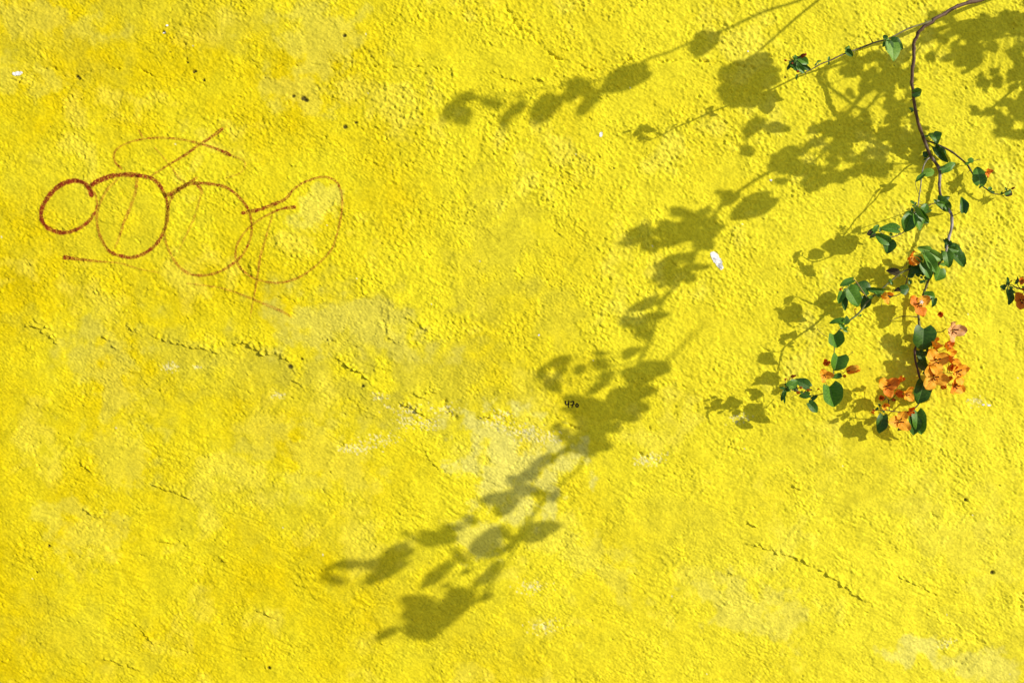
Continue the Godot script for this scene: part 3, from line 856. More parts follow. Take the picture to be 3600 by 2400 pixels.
# base and tip with their own distance from the wall; width as seen; roll about the axis and fold along the midrib in degrees
func blade(st: SurfaceTool, b: Vector3, tip: Vector3, width: float, face: Vector3, seen: Vector3, roll: float, fold: float, curl: float, heart: float, sd: int) -> void:
	var l := b.distance_to(tip)
	var a := (tip - b) / l
	var s := a.cross(face).normalized()
	var nn := s.cross(a).normalized()
	s = s.rotated(a, deg_to_rad(roll))
	nn = nn.rotated(a, deg_to_rad(roll))
	if nn.dot(face) < 0.0:
		nn = -nn
	if seen != Vector3.ZERO:
		width /= max(absf(nn.dot(seen)), 0.5)
	var tf := tan(deg_to_rad(fold * 1.2 + 3.0))
	var nl := 10
	var nw := 4
	var ph := sd * 1.7
	for half in [-1, 1]:
		var grid: Array = []
		for i in nl + 1:
			var t := float(i) / nl
			t = t * t * (3.0 - 2.0 * t) * 0.4 + t * 0.6
			var hw := blade_width(t, heart) * width * 0.5
			hw *= 1.0 + 0.07 * sin(t * 9.0 + ph + half)
			var row: Array = []
			for j in nw + 1:
				var v := float(j) / nw
				var x: float = half * v * hw
				var along_: float = t * l - heart * 0.13 * l * v * pow(1.0 - t, 3.0)
				var z: float = absf(x) * tf * (1.0 - 0.25 * v) - curl * l * (t - 0.25) * (t - 0.25) * (1.0 if t > 0.25 else -0.6)
				z += 0.045 * l * v * v * sin(t * 7.5 + ph * 1.3 + half * 1.1)
				row.append([b + a * along_ + s * x + nn * z, Vector2(0.5 + half * v * 0.5, t)])
			grid.append(row)
		st.set_smooth_group(1 if half > 0 else 2)
		for i in nl:
			for j in nw:
				var quad: Array = [[i, j], [i, j + 1], [i + 1, j], [i + 1, j], [i, j + 1], [i + 1, j + 1]]
				if half < 0:
					quad = [[i, j], [i + 1, j], [i, j + 1], [i + 1, j], [i + 1, j + 1], [i, j + 1]]
				for e: Array in quad:
					var q: Array = grid[e[0]][e[1]]
					st.set_uv(q[1])
					st.add_vertex(q[0])

# one leaf with its stalk.  tone: 0 dark, 1 mid, 2 pale, 3 withered
func lf(bx: float, by: float, tx: float, ty: float, w: float, d: float, tone := -1, roll := 0.0, fold := 24.0, dz := 0.0, curl := 0.22, heart := 1.0) -> void:
	var sd := rng.randi_range(0, 9999)
	var b := pt(bx, by, d - dz * 0.5)
	var tip := pt(tx, ty, d + dz * 0.5)
	var width := w * scale_at(d)
	var seen := (EYE - b).normalized() if not thrown else Vector3.ZERO
	var face := seen.lerp(sun_dir, rng.randf_range(0.15, 0.5)).normalized() if not thrown else Vector3(0.15, 0.05, 1.0).normalized()
	if tone < 0:
		tone = [0, 0, 1, 1, 1, 2][rng.randi_range(0, 5)]
	if not thrown:
		# keep clear of the plaster
		var need: float = 0.008 + width * 0.25
		b.z = max(b.z, 0.010)
		tip.z = max(tip.z, need)
	var st := SurfaceTool.new()
	st.begin(Mesh.PRIMITIVE_TRIANGLES)
	var near := b
	var best := stalk_reach
	for k in knots:
		var q := k.distance_to(b)
		if q < best:
			best = q
			near = k
	blade(st, Vector3.ZERO, tip - b, width, face, seen, roll, fold, curl, heart, sd)
	if near != b:
		var o := near - b
		var sag := Vector3(0, -0.10 * o.length(), 0.05 * o.length())
		st.set_smooth_group(3)
		stalk(st, PackedVector3Array([o, o * 0.6 + sag, o * 0.25 + sag * 0.6, Vector3.ZERO]), 0.0008)
	st.generate_normals()
	put("leaf", st.commit(), leaf_mats[tone], T, b - T.position)

func stalk(st: SurfaceTool, path: PackedVector3Array, r: float) -> void:
	for i in path.size() - 1:
		var dirn := (path[i + 1] - path[i]).normalized()
		var a := dirn.cross(Vector3(0.31, 0.22, 0.92)).normalized() * r
		var b := dirn.cross(a).normalized() * r
		var ring: Array = [a, b, -a, -b]
		for s in 4:
			var u: Vector3 = ring[s]
			var v: Vector3 = ring[(s + 1) % 4]
			for q: Vector3 in [path[i] + u, path[i] + v, path[i + 1] + u, path[i + 1] + u, path[i] + v, path[i + 1] + v]:
				st.set_uv(Vector2(0.5, 0.3))
				st.add_vertex(q)

func bract_mesh(l: float, w: float, cup: float, sd: int) -> Mesh:
	var st := SurfaceTool.new()
	st.begin(Mesh.PRIMITIVE_TRIANGLES)
	var nl := 9
	var nw := 8
	var grid: Array = []
	for i in nl + 1:
		var t := float(i) / nl
		var hw: float = pow(max(1.0 - t, 0.0), 0.62) * pow(t + 0.03, 0.42) / 0.56 * w * 0.5
		var row: Array = []
		for j in nw + 1:
			var v := float(j) / nw * 2.0 - 1.0
			var z: float = cup * l * (0.55 * t * t + 0.35 * v * v * (0.25 + t)) + 0.09 * l * v * v * sin(t * 9.0 + sd + (1.5 if v > 0.0 else 0.0)) + 0.035 * l * sin(v * 8.0 + sd * 2.0) * t
			row.append([Vector3(v * hw, t * l - 0.06 * l * absf(v) * (1.0 - t), z - 0.03 * l * exp(-v * v * 30.0)), Vector2(0.5 + v * 0.5, t)])
		grid.append(row)
	st.set_smooth_group(1)
	for i in nl:
		for j in nw:
			for e: Array in [[i, j], [i + 1, j], [i, j + 1], [i, j + 1], [i + 1, j], [i + 1, j + 1]]:
				var q: Array = grid[e[0]][e[1]]
				st.set_uv(q[1])
				st.add_vertex(q[0])
	st.generate_normals()
	return st.commit()

# one flower: three papery bracts round three slender tubes.  yaw and pitch turn its face from straight out of the wall; shut 0 open .. 1 bud
func fl(x: float, y: float, r: float, d: float, tone := 0, spin := 0.0, yaw := 0.0, pitch := 0.0, shut := 0.25, white := false) -> void:
	var c := pt(x, y, d)
	c.z = max(c.z, 0.012)
	var rad := r * (1.18 if shut < 0.68 else 1.35) * scale_at(d)
	var basis_ := Basis(Vector3.UP, deg_to_rad(yaw + 14.0)) * Basis(Vector3.RIGHT, deg_to_rad(-pitch))
	var st := SurfaceTool.new()
	st.begin(Mesh.PRIMITIVE_TRIANGLES)
	var none := PackedColorArray()
	for k in 3:
		var an := deg_to_rad(spin + 120.0 * k + 20.0)
		var o := Vector3(-sin(an), cos(an), 0)
		var l := rad * (0.30 + 0.10 * rng.randf())
		ring_tube(st, PackedVector3Array([o * rad * 0.06, o * rad * 0.14 + Vector3(0, 0, l * 0.6), o * rad * 0.20 + Vector3(0, 0, l)]), PackedFloat32Array([rad * 0.035, rad * 0.045, rad * 0.055]), none, 6)
	# stalk back to the nearest twig
	var near := c
	var best := stalk_reach
	for k in knots:
		var q := k.distance_to(c)
		if q < best:
			best = q
			near = k
	if near != c:
		var o := basis_.inverse() * (near - c)
		ring_tube(st, PackedVector3Array([o, o * 0.5 + Vector3(0, 0, -0.15 * o.length()), Vector3(0, 0, -0.002)]), PackedFloat32Array([0.0008, 0.0007, 0.0009]), none, 5)
	var f := put("flower", st.commit(), M["floret"], T, c - T.position)
	f.basis = basis_
	for k in 3:
		var an := deg_to_rad(spin + 120.0 * k + rng.randf_range(-9, 9))
		var size := rng.randf_range(0.90, 1.08)
		var wide := rng.randf_range(1.0, 1.15) * (1.0 - 0.30 * shut)
		var br := put("bract", bract_mesh(rad * size, rad * size * wide, 0.12 + shut * 0.6, rng.randi_range(0, 99)), bract_mats[1 if tone == 0 and rng.randf() < 0.22 else tone], f)
		br.basis = Basis(Vector3.BACK, an) * Basis(Vector3.RIGHT, deg_to_rad(3.0 + 76.0 * pow(shut, 1.25) + rng.randf_range(-6, 6)))
		br.position = Vector3(-sin(an), cos(an), 0) * rad * 0.03 + Vector3(0, 0, 0.0006 * k)
	if white:
		var ws := SurfaceTool.new()
		ws.begin(Mesh.PRIMITIVE_TRIANGLES)
		for k in 5:
			var an := TAU * k / 5.0
			var o := Vector3(cos(an), sin(an), 0)
			ring_tube(ws, PackedVector3Array([o * 0.0004, o * rad * 0.09 + Vector3(0, 0, 0.001), o * rad * 0.19]), PackedFloat32Array([0.0012, 0.0016, 0.0007]), none, 5)
		put("floret", ws.commit(), M["white_floret"], f, Vector3(0, rad * 0.1, rad * 0.42))

# a dead flower stalk that forks into hair-thin ends
func dry_twig(pts: Array, r: float, forks := 3) -> void:
	stem("twig", pts, [r, r * 0.6], Color(0.05, 0.025, 0.012), Color(0.12, 0.07, 0.03))
	var e: Vector3 = pts[-1]
	for k in forks:
		var an := rng.randf_range(0, TAU)
		var l := 7.0 * tsc * rng.randf_range(0.6, 1.3)
		stem("twig", [e, e + Vector3(cos(an) * l * 0.5, sin(an) * l * 0.5, 0.002), e + Vector3(cos(an + 0.6) * l, sin(an + 0.6) * l, 0.003)], [r * 0.5, r * 0.3], Color(0.06, 0.03, 0.012), Color(0.12, 0.07, 0.03))

func plant(called: String, label: String, category: String, base: Vector3) -> void:
	T = thing(called, label, category, base)
	knots = PackedVector3Array()

const BROWN := Color(0.15, 0.085, 0.052)
const ASH := Color(0.42, 0.37, 0.33)
const OLIVE := Color(0.19, 0.18, 0.06)
const GREEN := Color(0.16, 0.20, 0.05)
const DUSK := Color(0.05, 0.024, 0.015)

# ---------------------------------------------------------------- the branch that hangs down the wall
func make_visible_vine() -> void:
	plant("bougainvillea_branch", "long hanging bougainvillea branch with green leaves and orange flowers close to the wall", "climbing plant", Vector3(1.45, 2.55, 0.1))
	tile(2700, 0, 2.6133)
	stem("stem", [Vector3(3300, -520, 0.02), Vector3(2900, -360, 0.07), Vector3(2500, -220, 0.10), Vector3(2200, -95, 0.12), Vector3(1930, 2, 0.135), Vector3(1800, 35, 0.14), Vector3(1680, 90, 0.145), Vector3(1560, 160, 0.15), Vector3(1500, 200, 0.152), Vector3(1420, 270, 0.148), Vector3(1365, 345, 0.14), Vector3(1346, 400, 0.133), Vector3(1335, 550, 0.125), Vector3(1326, 700, 0.115), Vector3(1336, 830, 0.105), Vector3(1355, 980, 0.09), Vector3(1385, 1130, 0.07), Vector3(1430, 1260, 0.05)], [6.0, 5.2, 4.6, 4.4, 4.2, 4.0, 3.8, 3.9], BROWN, BROWN * 0.9, 8)
	stem("stem", [Vector3(1418, 1225, 0.056), Vector3(1430, 1260, 0.05), Vector3(1490, 1410, 0.030), Vector3(1560, 1515, 0.018), Vector3(1586, 1570, 0.014), Vector3(1588, 1640, 0.014), Vector3(1580, 1707, 0.015), Vector3(1592, 1790, 0.02), Vector3(1625, 1870, 0.028), Vector3(1680, 1947, 0.038), Vector3(1698, 2000, 0.045), Vector3(1695, 2065, 0.05), Vector3(1670, 2160, 0.052), Vector3(1650, 2240, 0.052), Vector3(1640, 2307, 0.05), Vector3(1610, 2367, 0.05)], [4.0, 4.1, 3.6, 3.6, 3.6, 3.4, 2.9], BROWN * 0.6, ASH, 2)
	stem("stem", [Vector3(1612, 2362, 0.05), Vector3(1570, 2430, 0.048), Vector3(1520, 2500, 0.042), Vector3(1470, 2590, 0.033), Vector3(1440, 2670, 0.027), Vector3(1415, 2750, 0.024), Vector3(1392, 2830, 0.022), Vector3(1386, 2890, 0.022), Vector3(1397, 3020, 0.022), Vector3(1405, 3110, 0.024)], [2.8, 2.8, 2.7, 2.8, 2.6], BROWN, OLIVE, 2)
	stem("stem", [Vector3(1385, 3140, 0.026), Vector3(1355, 3205, 0.03), Vector3(1353, 3290, 0.033), Vector3(1375, 3393, 0.036), Vector3(1408, 3503, 0.038), Vector3(1436, 3580, 0.036), Vector3(1430, 3650, 0.034), Vector3(1388, 3712, 0.038), Vector3(1335, 3762, 0.042), Vector3(1260, 3785, 0.045), Vector3(1150, 3778, 0.048), Vector3(1080, 3768, 0.05), Vector3(1000, 3764, 0.05)], [2.7, 2.6, 2.4, 1.6, 1.2, 0.8], DUSK * 1.5, DUSK * 2.0, 2)
	# the straight twig near the top, with a bud cluster at its end
	stem("twig", [Vector3(1512, 186, 0.152), Vector3(1440, 215, 0.156), Vector3(1350, 240, 0.161), Vector3(1230, 292, 0.169), Vector3(1100, 358, 0.178), Vector3(980, 392, 0.186), Vector3(850, 440, 0.196), Vector3(720, 485, 0.205), Vector3(590, 545, 0.214), Vector3(470, 598, 0.222), Vector3(390, 645, 0.228), Vector3(320, 672, 0.232), Vector3(270, 688, 0.236)], [2.7, 2.2, 2.0, 1.9, 1.7, 1.2, 0.9], OLIVE, DUSK * 1.6, 7)
	stem("twig", [Vector3(320, 672, 0.232), Vector3(275, 640, 0.236), Vector3(245, 590, 0.24), Vector3(225, 545, 0.24)], [1.0, 0.8, 0.6], OLIVE * 0.7, GREEN)
	stem("thorn", [Vector3(965, 388, 0.186), Vector3(945, 355, 0.19), Vector3(925, 322, 0.192)], [1.2, 0.6, 0.2], DUSK, DUSK)
	# branch that runs right, against the wall
	tile(3220, 440, 5.6)
	stem("twig", [Vector3(190, 300, 0.03), Vector3(290, 325, 0.016), Vector3(380, 355, 0.013), Vector3(480, 402, 0.013), Vector3(600, 460, 0.014), Vector3(710, 520, 0.014), Vector3(830, 610, 0.015), Vector3(950, 705, 0.017), Vector3(1030, 785, 0.019), Vector3(1090, 890, 0.021), Vector3(1150, 1000, 0.023), Vector3(1230, 1100, 0.025), Vector3(1310, 1190, 0.026), Vector3(1400, 1262, 0.026), Vector3(1500, 1330, 0.026), Vector3(1600, 1358, 0.026), Vector3(1690, 1355, 0.026), Vector3(1780, 1300, 0.026)], [2.0, 2.4, 2.4, 2.2, 1.9, 1.8, 1.6, 1.2], DUSK * 1.6, OLIVE * 0.6, 5)
	stem("twig", [Vector3(1040, 755, 0.02), Vector3(1110, 722, 0.022), Vector3(1200, 685, 0.024), Vector3(1280, 685, 0.025)], [1.1, 0.8, 0.5], DUSK * 1.6, OLIVE)
	dry_twig([Vector3(1200, 685, 0.024), Vector3(1240, 660, 0.026)], 0.4, 2)
	stem("twig", [Vector3(1320, 1195, 0.026), Vector3(1370, 1120, 0.03), Vector3(1410, 1040, 0.034), Vector3(1445, 970, 0.038)], [1.3, 1.1, 0.8], OLIVE * 0.8, GREEN)
	stem("twig", [Vector3(1700, 1370, 0.026), Vector3(1760, 1430, 0.03), Vector3(1815, 1470, 0.034)], [0.9, 0.6, 0.5], OLIVE * 0.6, DUSK)
	dry_twig([Vector3(1800, 1290, 0.028), Vector3(1825, 1190, 0.032), Vector3(1845, 1115, 0.034)], 0.5, 3)
	# twig that drops from the main stem and leans out
	tile(2700, 500, 2.6133)
	stem("twig", [Vector3(1495, 135, 0.024), Vector3(1460, 165, 0.032), Vector3(1430, 225, 0.042), Vector3(1415, 300, 0.055), Vector3(1405, 400, 0.073), Vector3(1392, 490, 0.09), Vector3(1378, 590, 0.104), Vector3(1350, 640, 0.106), Vector3(1325, 680, 0.105)], [2.1, 1.7, 1.6, 1.5, 1.4, 1.1], ASH * 0.6, OLIVE, 4)
	stem("twig", [Vector3(1355, 345, 0.062), Vector3(1362, 400, 0.07), Vector3(1390, 480, 0.086)], [0.6, 0.7, 0.8], OLIVE, OLIVE)
	stem("twig", [Vector3(1325, 670, 0.105), Vector3(1290, 770, 0.102), Vector3(1255, 820, 0.104), Vector3(1200, 850, 0.108), Vector3(1110, 875, 0.112), Vector3(1040, 830, 0.114), Vector3(985, 800, 0.116)], [1.0, 1.2, 1.4, 1.3, 0.8], BROWN, OLIVE, 1)
	stem("twig", [Vector3(1340, 655, 0.105), Vector3(1400, 610, 0.09), Vector3(1480, 580, 0.06), Vector3(1555, 550, 0.03)], [0.9, 0.9, 1.1], OLIVE * 0.8, DUSK * 2.0)
	stem("twig", [Vector3(1690, 676, 0.045), Vector3(1740, 660, 0.05), Vector3(1785, 628, 0.053)], [1.2, 0.8, 0.7], DUSK * 1.5, DUSK)
	# lower left branch
	tile(2900, 930, 5.2267)
	stem("twig", [Vector3(1960, -40, 0.046), Vector3(1780, 10, 0.045), Vector3(1560, 82, 0.045), Vector3(1400, 155, 0.046), Vector3(1240, 282, 0.05), Vector3(1080, 422, 0.055), Vector3(960, 520, 0.059), Vector3(830, 640, 0.064), Vector3(735, 748, 0.068), Vector3(640, 870, 0.072), Vector3(560, 955, 0.074), Vector3(470, 1025, 0.076), Vector3(380, 1095, 0.078), Vector3(285, 1190, 0.08), Vector3(230, 1250, 0.082), Vector3(195, 1380, 0.084), Vector3(180, 1530, 0.086), Vector3(172, 1700, 0.088), Vector3(165, 1900, 0.089), Vector3(160, 2030, 0.09)], [2.2, 2.2, 2.3, 2.5, 2.4, 1.7, 1.5, 1.4, 1.2], OLIVE * 0.7, GREEN, 5)
	stem("twig", [Vector3(790, 615, 0.064), Vector3(700, 490, 0.072), Vector3(610, 355, 0.082), Vector3(545, 275, 0.086), Vector3(480, 252, 0.088)], [1.4, 1.3, 1.1, 0.5], OLIVE * 1.2, BROWN * 2.0)
	dry_twig([Vector3(535, 262, 0.086), Vector3(555, 215, 0.088)], 0.5, 3)
	stem("twig", [Vector3(1400, 155, 0.046), Vector3(1410, 90, 0.05), Vector3(1450, 40, 0.054), Vector3(1505, 5, 0.056)], [0.8, 0.7, 0.5], DUSK * 2.0, OLIVE)
	stem("twig", [Vector3(1415, 165, 0.046), Vector3(1470, 215, 0.044), Vector3(1510, 255, 0.042)], [0.8, 0.7], DUSK * 2.0, DUSK * 1.5)
	stem("twig", [Vector3(1560, 110, 0.04), Vector3(1530, 220, 0.04), Vector3(1505, 330, 0.04), Vector3(1480, 400, 0.04), Vector3(1440, 500, 0.042), Vector3(1340, 560, 0.046), Vector3(1230, 585, 0.05)], [1.6, 1.4, 1.0, 0.7], OLIVE, DUSK)
	dry_twig([Vector3(1320, 555, 0.046), Vector3(1335, 600, 0.046)], 0.4, 2)
	stem("twig", [Vector3(1715, 962, 0.022), Vector3(1620, 955, 0.026), Vector3(1440, 955, 0.03), Vector3(1320, 985, 0.032), Vector3(1215, 1035, 0.034)], [1.5, 1.0, 1.0, 0.5], DUSK * 1.4, DUSK * 1.8)
	dry_twig([Vector3(1215, 1035, 0.034), Vector3(1175, 1010, 0.034), Vector3(1190, 975, 0.034)], 0.3, 2)
	stem("twig", [Vector3(1060, 690, 0.07), Vector3(1045, 735, 0.072), Vector3(1060, 780, 0.074)], [0.6, 0.4], DUSK * 2.0, BROWN)
	stem("twig", [Vector3(1990, 1240, 0.026), Vector3(2120, 1240, 0.03), Vector3(2180, 1215, 0.034), Vector3(2240, 1170, 0.038)], [1.1, 1.0, 0.9], DUSK * 1.3, DUSK * 1.6)
	stem("twig", [Vector3(2240, 1080, 0.04), Vector3(2220, 1000, 0.042), Vector3(2190, 940, 0.042), Vector3(2140, 895, 0.042)], [0.5, 0.5, 0.4], DUSK * 1.5, DUSK * 2.0)
	# end of the left branch and its bud cluster
	tile(2700, 1250, 7.84)
	stem("twig", [Vector3(1800, 780, 0.09), Vector3(1700, 900, 0.09), Vector3(1560, 1030, 0.092), Vector3(1400, 1080, 0.095), Vector3(1180, 1095, 0.1), Vector3(1060, 1060, 0.104), Vector3(900, 990, 0.108), Vector3(740, 950, 0.112), Vector3(600, 955, 0.114), Vector3(500, 930, 0.116)], [1.2, 1.1, 1.1, 0.9, 0.7], DUSK * 2.0, OLIVE)
	stem("twig", [Vector3(1180, 1095, 0.1), Vector3(1185, 1170, 0.1), Vector3(1160, 1290, 0.102)], [0.9, 0.7], DUSK * 1.5, OLIVE)
	stem("twig", [Vector3(1160, 940, 0.1), Vector3(1230, 950, 0.098), Vector3(1320, 995, 0.096), Vector3(1375, 945, 0.096)], [0.5, 0.4, 0.4], DUSK * 1.6, DUSK * 2.0)
	dry_twig([Vector3(850, 1060, 0.11), Vector3(740, 1100, 0.112), Vector3(650, 1145, 0.114)], 0.5, 4)
	dry_twig([Vector3(1480, 870, 0.092), Vector3(1425, 800, 0.096)], 0.5, 0)
	dry_twig([Vector3(1580, 850, 0.092), Vector3(1620, 790, 0.096)], 0.9, 0)
	dry_twig([Vector3(2150, 60, 0.086), Vector3(2260, -30, 0.088), Vector3(2330, -110, 0.09)], 0.6, 5)
	stem("twig", [Vector3(1780, 590, 0.09), Vector3(1880, 560, 0.092), Vector3(2020, 530, 0.095)], [0.8, 0.6], DUSK, DUSK * 1.6)
	tile(2700, 1000, 2.6133)
	dry_twig([Vector3(550, 480, 0.084), Vector3(490, 445, 0.086), Vector3(455, 405, 0.088)], 0.8, 2)
	dry_twig([Vector3(455, 405, 0.088), Vector3(500, 400, 0.09), Vector3(535, 378, 0.09)], 0.4, 1)
	# the bottom spray of flowers
	tile(3050, 1290, 6.272)
	stem("twig", [Vector3(490, 960, 0.05), Vector3(475, 860, 0.05), Vector3(470, 740, 0.052), Vector3(440, 690, 0.052), Vector3(380, 685, 0.052)], [1.2, 1.1, 0.7], DUSK * 1.5, DUSK)
	stem("twig", [Vector3(470, 740, 0.052), Vector3(560, 690, 0.052), Vector3(640, 590, 0.052), Vector3(700, 480, 0.052), Vector3(722, 380, 0.052)], [0.8, 0.7, 0.5], DUSK * 1.5, DUSK * 2.0)
	stem("twig", [Vector3(1090, 685, 0.038), Vector3(1020, 675, 0.042), Vector3(940, 660, 0.046)], [0.8, 0.7], DUSK * 1.5, DUSK)
	tile(3200, 1100, 5.227)
	stem("twig", [Vector3(300, 700, 0.026), Vector3(380, 690, 0.032), Vector3(470, 690, 0.038), Vector3(540, 715, 0.042)], [0.8, 0.7, 0.6], DUSK * 1.5, DUSK)
	stem("twig", [Vector3(330, 1050, 0.03), Vector3(450, 1060, 0.04), Vector3(585, 1095, 0.045), Vector3(700, 1095, 0.048), Vector3(820, 1100, 0.05)], [0.9, 0.8, 0.7], DUSK * 1.5, DUSK)
	stem("twig", [Vector3(585, 1095, 0.045), Vector3(560, 1180, 0.045), Vector3(545, 1280, 0.046), Vector3(640, 1330, 0.048), Vector3(720, 1320, 0.05)], [0.7, 0.6, 0.5], DUSK * 1.5, DUSK)

	# leaves of the top twig
	tile(2740, 160, 4.704)
	lf(330, 215, 497, 298, 130, 0.235, 1, 10)
	lf(305, 335, 425, 457, 108, 0.24, 1)
	lf(340, 290, 540, 420, 90, 0.228, 0, 35)
	lf(180, 305, 130, 408, 55, 0.24, 0)
	lf(298, 480, 280, 572, 36, 0.236, 1, 30)
	lf(255, 240, 275, 145, 62, 0.24, 1)
	lf(285, 235, 215, 180, 40, 0.24, 2)
	lf(300, 330, 310, 260, 60, 0.243, 0)
	lf(630, 262, 700, 250, 34, 0.222, 1, 20)
	lf(590, 320, 640, 268, 24, 0.222, 0, 30)
	lf(812, 245, 832, 172, 40, 0.214, 1)
	lf(818, 255, 820, 325, 28, 0.214, 0)
	lf(240, 330, 160, 260, 110, 0.240, 0, 20)
	lf(250, 360, 210, 240, 100, 0.236, 1, -30)
	lf(300, 400, 240, 330, 100, 0.240, 0, 10)
	lf(260, 300, 330, 170, 110, 0.236, 0, 20)
	fl(112, 255, 50, 0.244, 3, 90, -40, 0, 0.85)
	fl(360, 185, 62, 0.24, 3, -60, 30, 20, 0.85)
	fl(212, 300, 40, 0.24, 3, 200, -20, 0, 0.9)
	fl(290, 420, 48, 0.238, 3, 160, 0, -20, 0.9)
	tile(2700, 0, 2.6133)
	lf(712, 452, 757, 422, 36, 0.208, 1, 25)
	lf(722, 468, 785, 517, 56, 0.208, 0, 0, 34)
	lf(1082, 362, 1070, 316, 44, 0.182, 1)
	lf(1084, 385, 1058, 430, 38, 0.182, 1)
	lf(1090, 386, 1130, 380, 36, 0.182, 0)
	lf(1130, 372, 1250, 446, 92, 0.178, 0, 0, 15, 0.0, 0.3)
	lf(1130, 376, 1172, 550, 104, 0.184, 2, -25, 10, 0.015, 0.3)
	lf(1332, 850, 1432, 842, 78, 0.106, 1, 15, 30, 0.0, 0.7)
	lf(1328, 1015, 1298, 990, 26, 0.09, 1, 30)
	lf(1330, 1012, 1318, 1030, 18, 0.09, 0)
	# leaves along the right-hand branch
	tile(3220, 440, 5.6)
	lf(345, 165, 445, 285, 150, 0.034, 1, 0, 20, 0.02, 0.9)
	lf(170, 215, 360, 160, 34, 0.04, 2, 50)
	lf(385, 240, 428, 430, 66, 0.03, 1, 40)
	lf(395, 425, 640, 748, 150, 0.03, 0, 25, 34)
	lf(430, 480, 640, 600, 120, 0.022, 0, -20, 25, 0.0, 0.6)
	lf(520, 895, 818, 725, 150, 0.022, 1, 0, 12, 0.0, 0.3)
	lf(235, 605, 145, 525, 120, 0.016, 0, 0, 15)
	lf(190, 650, 160, 690, 36, 0.02, 0)
	lf(168, 950, 385, 905, 160, 0.06, 2, 0, 32)
	lf(165, 965, 2, 1110, 92, 0.064, 1, 30)
	lf(1045, 715, 1150, 655, 100, 0.024, 1, 0, 20)
	lf(1040, 745, 965, 770, 56, 0.024, 1)
	lf(1272, 1150, 1215, 800, 250, 0.03, 1, -15, 14, -0.01, 0.25)
	lf(1290, 1185, 1375, 1110, 72, 0.03, 1)
	lf(1285, 1190, 1252, 1242, 42, 0.03, 0)
	lf(1445, 1275, 1500, 1212, 72, 0.028, 1)
	lf(1490, 1300, 1572, 1328, 44, 0.028, 0)
	lf(1700, 1360, 1688, 1305, 46, 0.028, 1)
	lf(1795, 1280, 1762, 1212, 36, 0.03, 1)
	lf(1765, 1365, 1925, 1310, 110, 0.03, 3, 0, 40, 0.0, 0.5)
	lf(1760, 1340, 1915, 1260, 70, 0.034, 1, 30, 30, 0.0, 0.5)
	fl(1890, 1255, 44, 0.036, 3, 300, 20, 20, 0.9)
	fl(1405, 925, 104, 0.044, 1, 170, 10, -10, 0.35)
	# clusters half way down
	tile(3000, 680, 5.2267)
	lf(1115, 182, 1052, 130, 52, 0.106, 1)
	lf(1140, 198, 1166, 150, 36, 0.106, 0)
	lf(1115, 245, 1085, 215, 32, 0.106, 1)
	lf(1130, 220, 1120, 190, 24, 0.106, 1)
	lf(1520, 155, 1490, 98, 48, 0.04, 1)
	lf(1285, 320, 1365, 180, 138, 0.098, 1, -10, 14)
	lf(1330, 330, 1460, 305, 54, 0.096, 0, 40)
	lf(1090, 372, 958, 340, 78, 0.106, 1)
	lf(1090, 330, 1072, 255, 50, 0.108, 0)
	lf(1068, 410, 962, 708, 275, 0.112, 1, 8, 30)
	lf(1130, 390, 1255, 680, 200, 0.108, 1, -35, 16)
	lf(1185, 330, 1390, 560, 190, 0.1, 0, 20, 20)
	lf(1170, 260, 1372, 535, 84, 0.114, 2, 50, 20)
	lf(1155, 440, 1205, 592, 50, 0.1, 3, 20)
	lf(832, 660, 508, 625, 168, 0.112, 1, 12, 20)
	lf(655, 890, 402, 745, 180, 0.12, 1, -12, 26)
	lf(655, 865, 640, 1108, 232, 0.114, 0, 8, 28)
	lf(368, 690, 482, 568, 92, 0.118, 1)
	lf(392, 712, 258, 745, 138, 0.116, 3, 10, 20)
	lf(402, 735, 308, 820, 72, 0.118, 0)
	lf(500, 690, 500, 606, 46, 0.116, 1)
	lf(690, 775, 700, 712, 54, 0.11, 2)
	dry_twig([Vector3(800, 745, 0.11), Vector3(805, 680, 0.114), Vector3(830, 630, 0.116)], 0.5, 4)
	# curled dark leaves on the main stem
	lf(1550, 110, 1850, 330, 210, 0.034, 0, 15, 20, 0.0, 0.8)
	lf(1555, 180, 1740, 215, 96, 0.05, 1, 20, 30, 0.0, 0.8)
	lf(1690, 200, 1752, 325, 70, 0.044, 1, 30)
	lf(1600, 95, 1800, 70, 90, 0.03, 0, 35)
	lf(2025, 345, 2022, 40, 150, 0.054, 0, 0, 34, 0.0, 0.5)
	lf(2000, 310, 2055, 360, 46, 0.054, 0)
	# the dense knot of leaves where the stem divides
	lf(1690, 840, 1790, 960, 92, 0.056, 0, 20)
	lf(1770, 870, 1690, 1010, 110, 0.052, 0, 0, 35)
	lf(1790, 960, 1890, 935, 74, 0.05, 0)
	lf(1760, 1000, 2078, 1335, 230, 0.042, 0, -8, 26)
	lf(1930, 1210, 2075, 1075, 140, 0.04, 0, 0, 20, 0.0, 0.6)
	lf(1800, 1010, 1960, 1060, 120, 0.05, 1, 30, 20)
	lf(1722, 1075, 1775, 1365, 192, 0.056, 1, 6, 16)
	lf(1410, 1080, 1668, 1240, 176, 0.058, 2, 10, 24)
	lf(1335, 1140, 1562, 1470, 180, 0.066, 1, 5, 26)
	lf(1415, 1050, 1190, 1000, 150, 0.056, 2, -20, 18)
	lf(1245, 1240, 1048, 1270, 190, 0.056, 0, 10, 20)
	lf(1255, 1240, 1135, 1145, 84, 0.062, 1, 20)
	lf(1205, 1315, 1065, 1480, 170, 0.05, 0, 0, 22)
	lf(1285, 1285, 1440, 1568, 190, 0.064, 1, -5, 30)
	lf(1260, 1300, 1222, 1480, 105, 0.052, 0)
	lf(1690, 1310, 1595, 1295, 62, 0.056, 2)
	lf(1390, 1130, 1560, 1170, 110, 0.05, 0, 20)
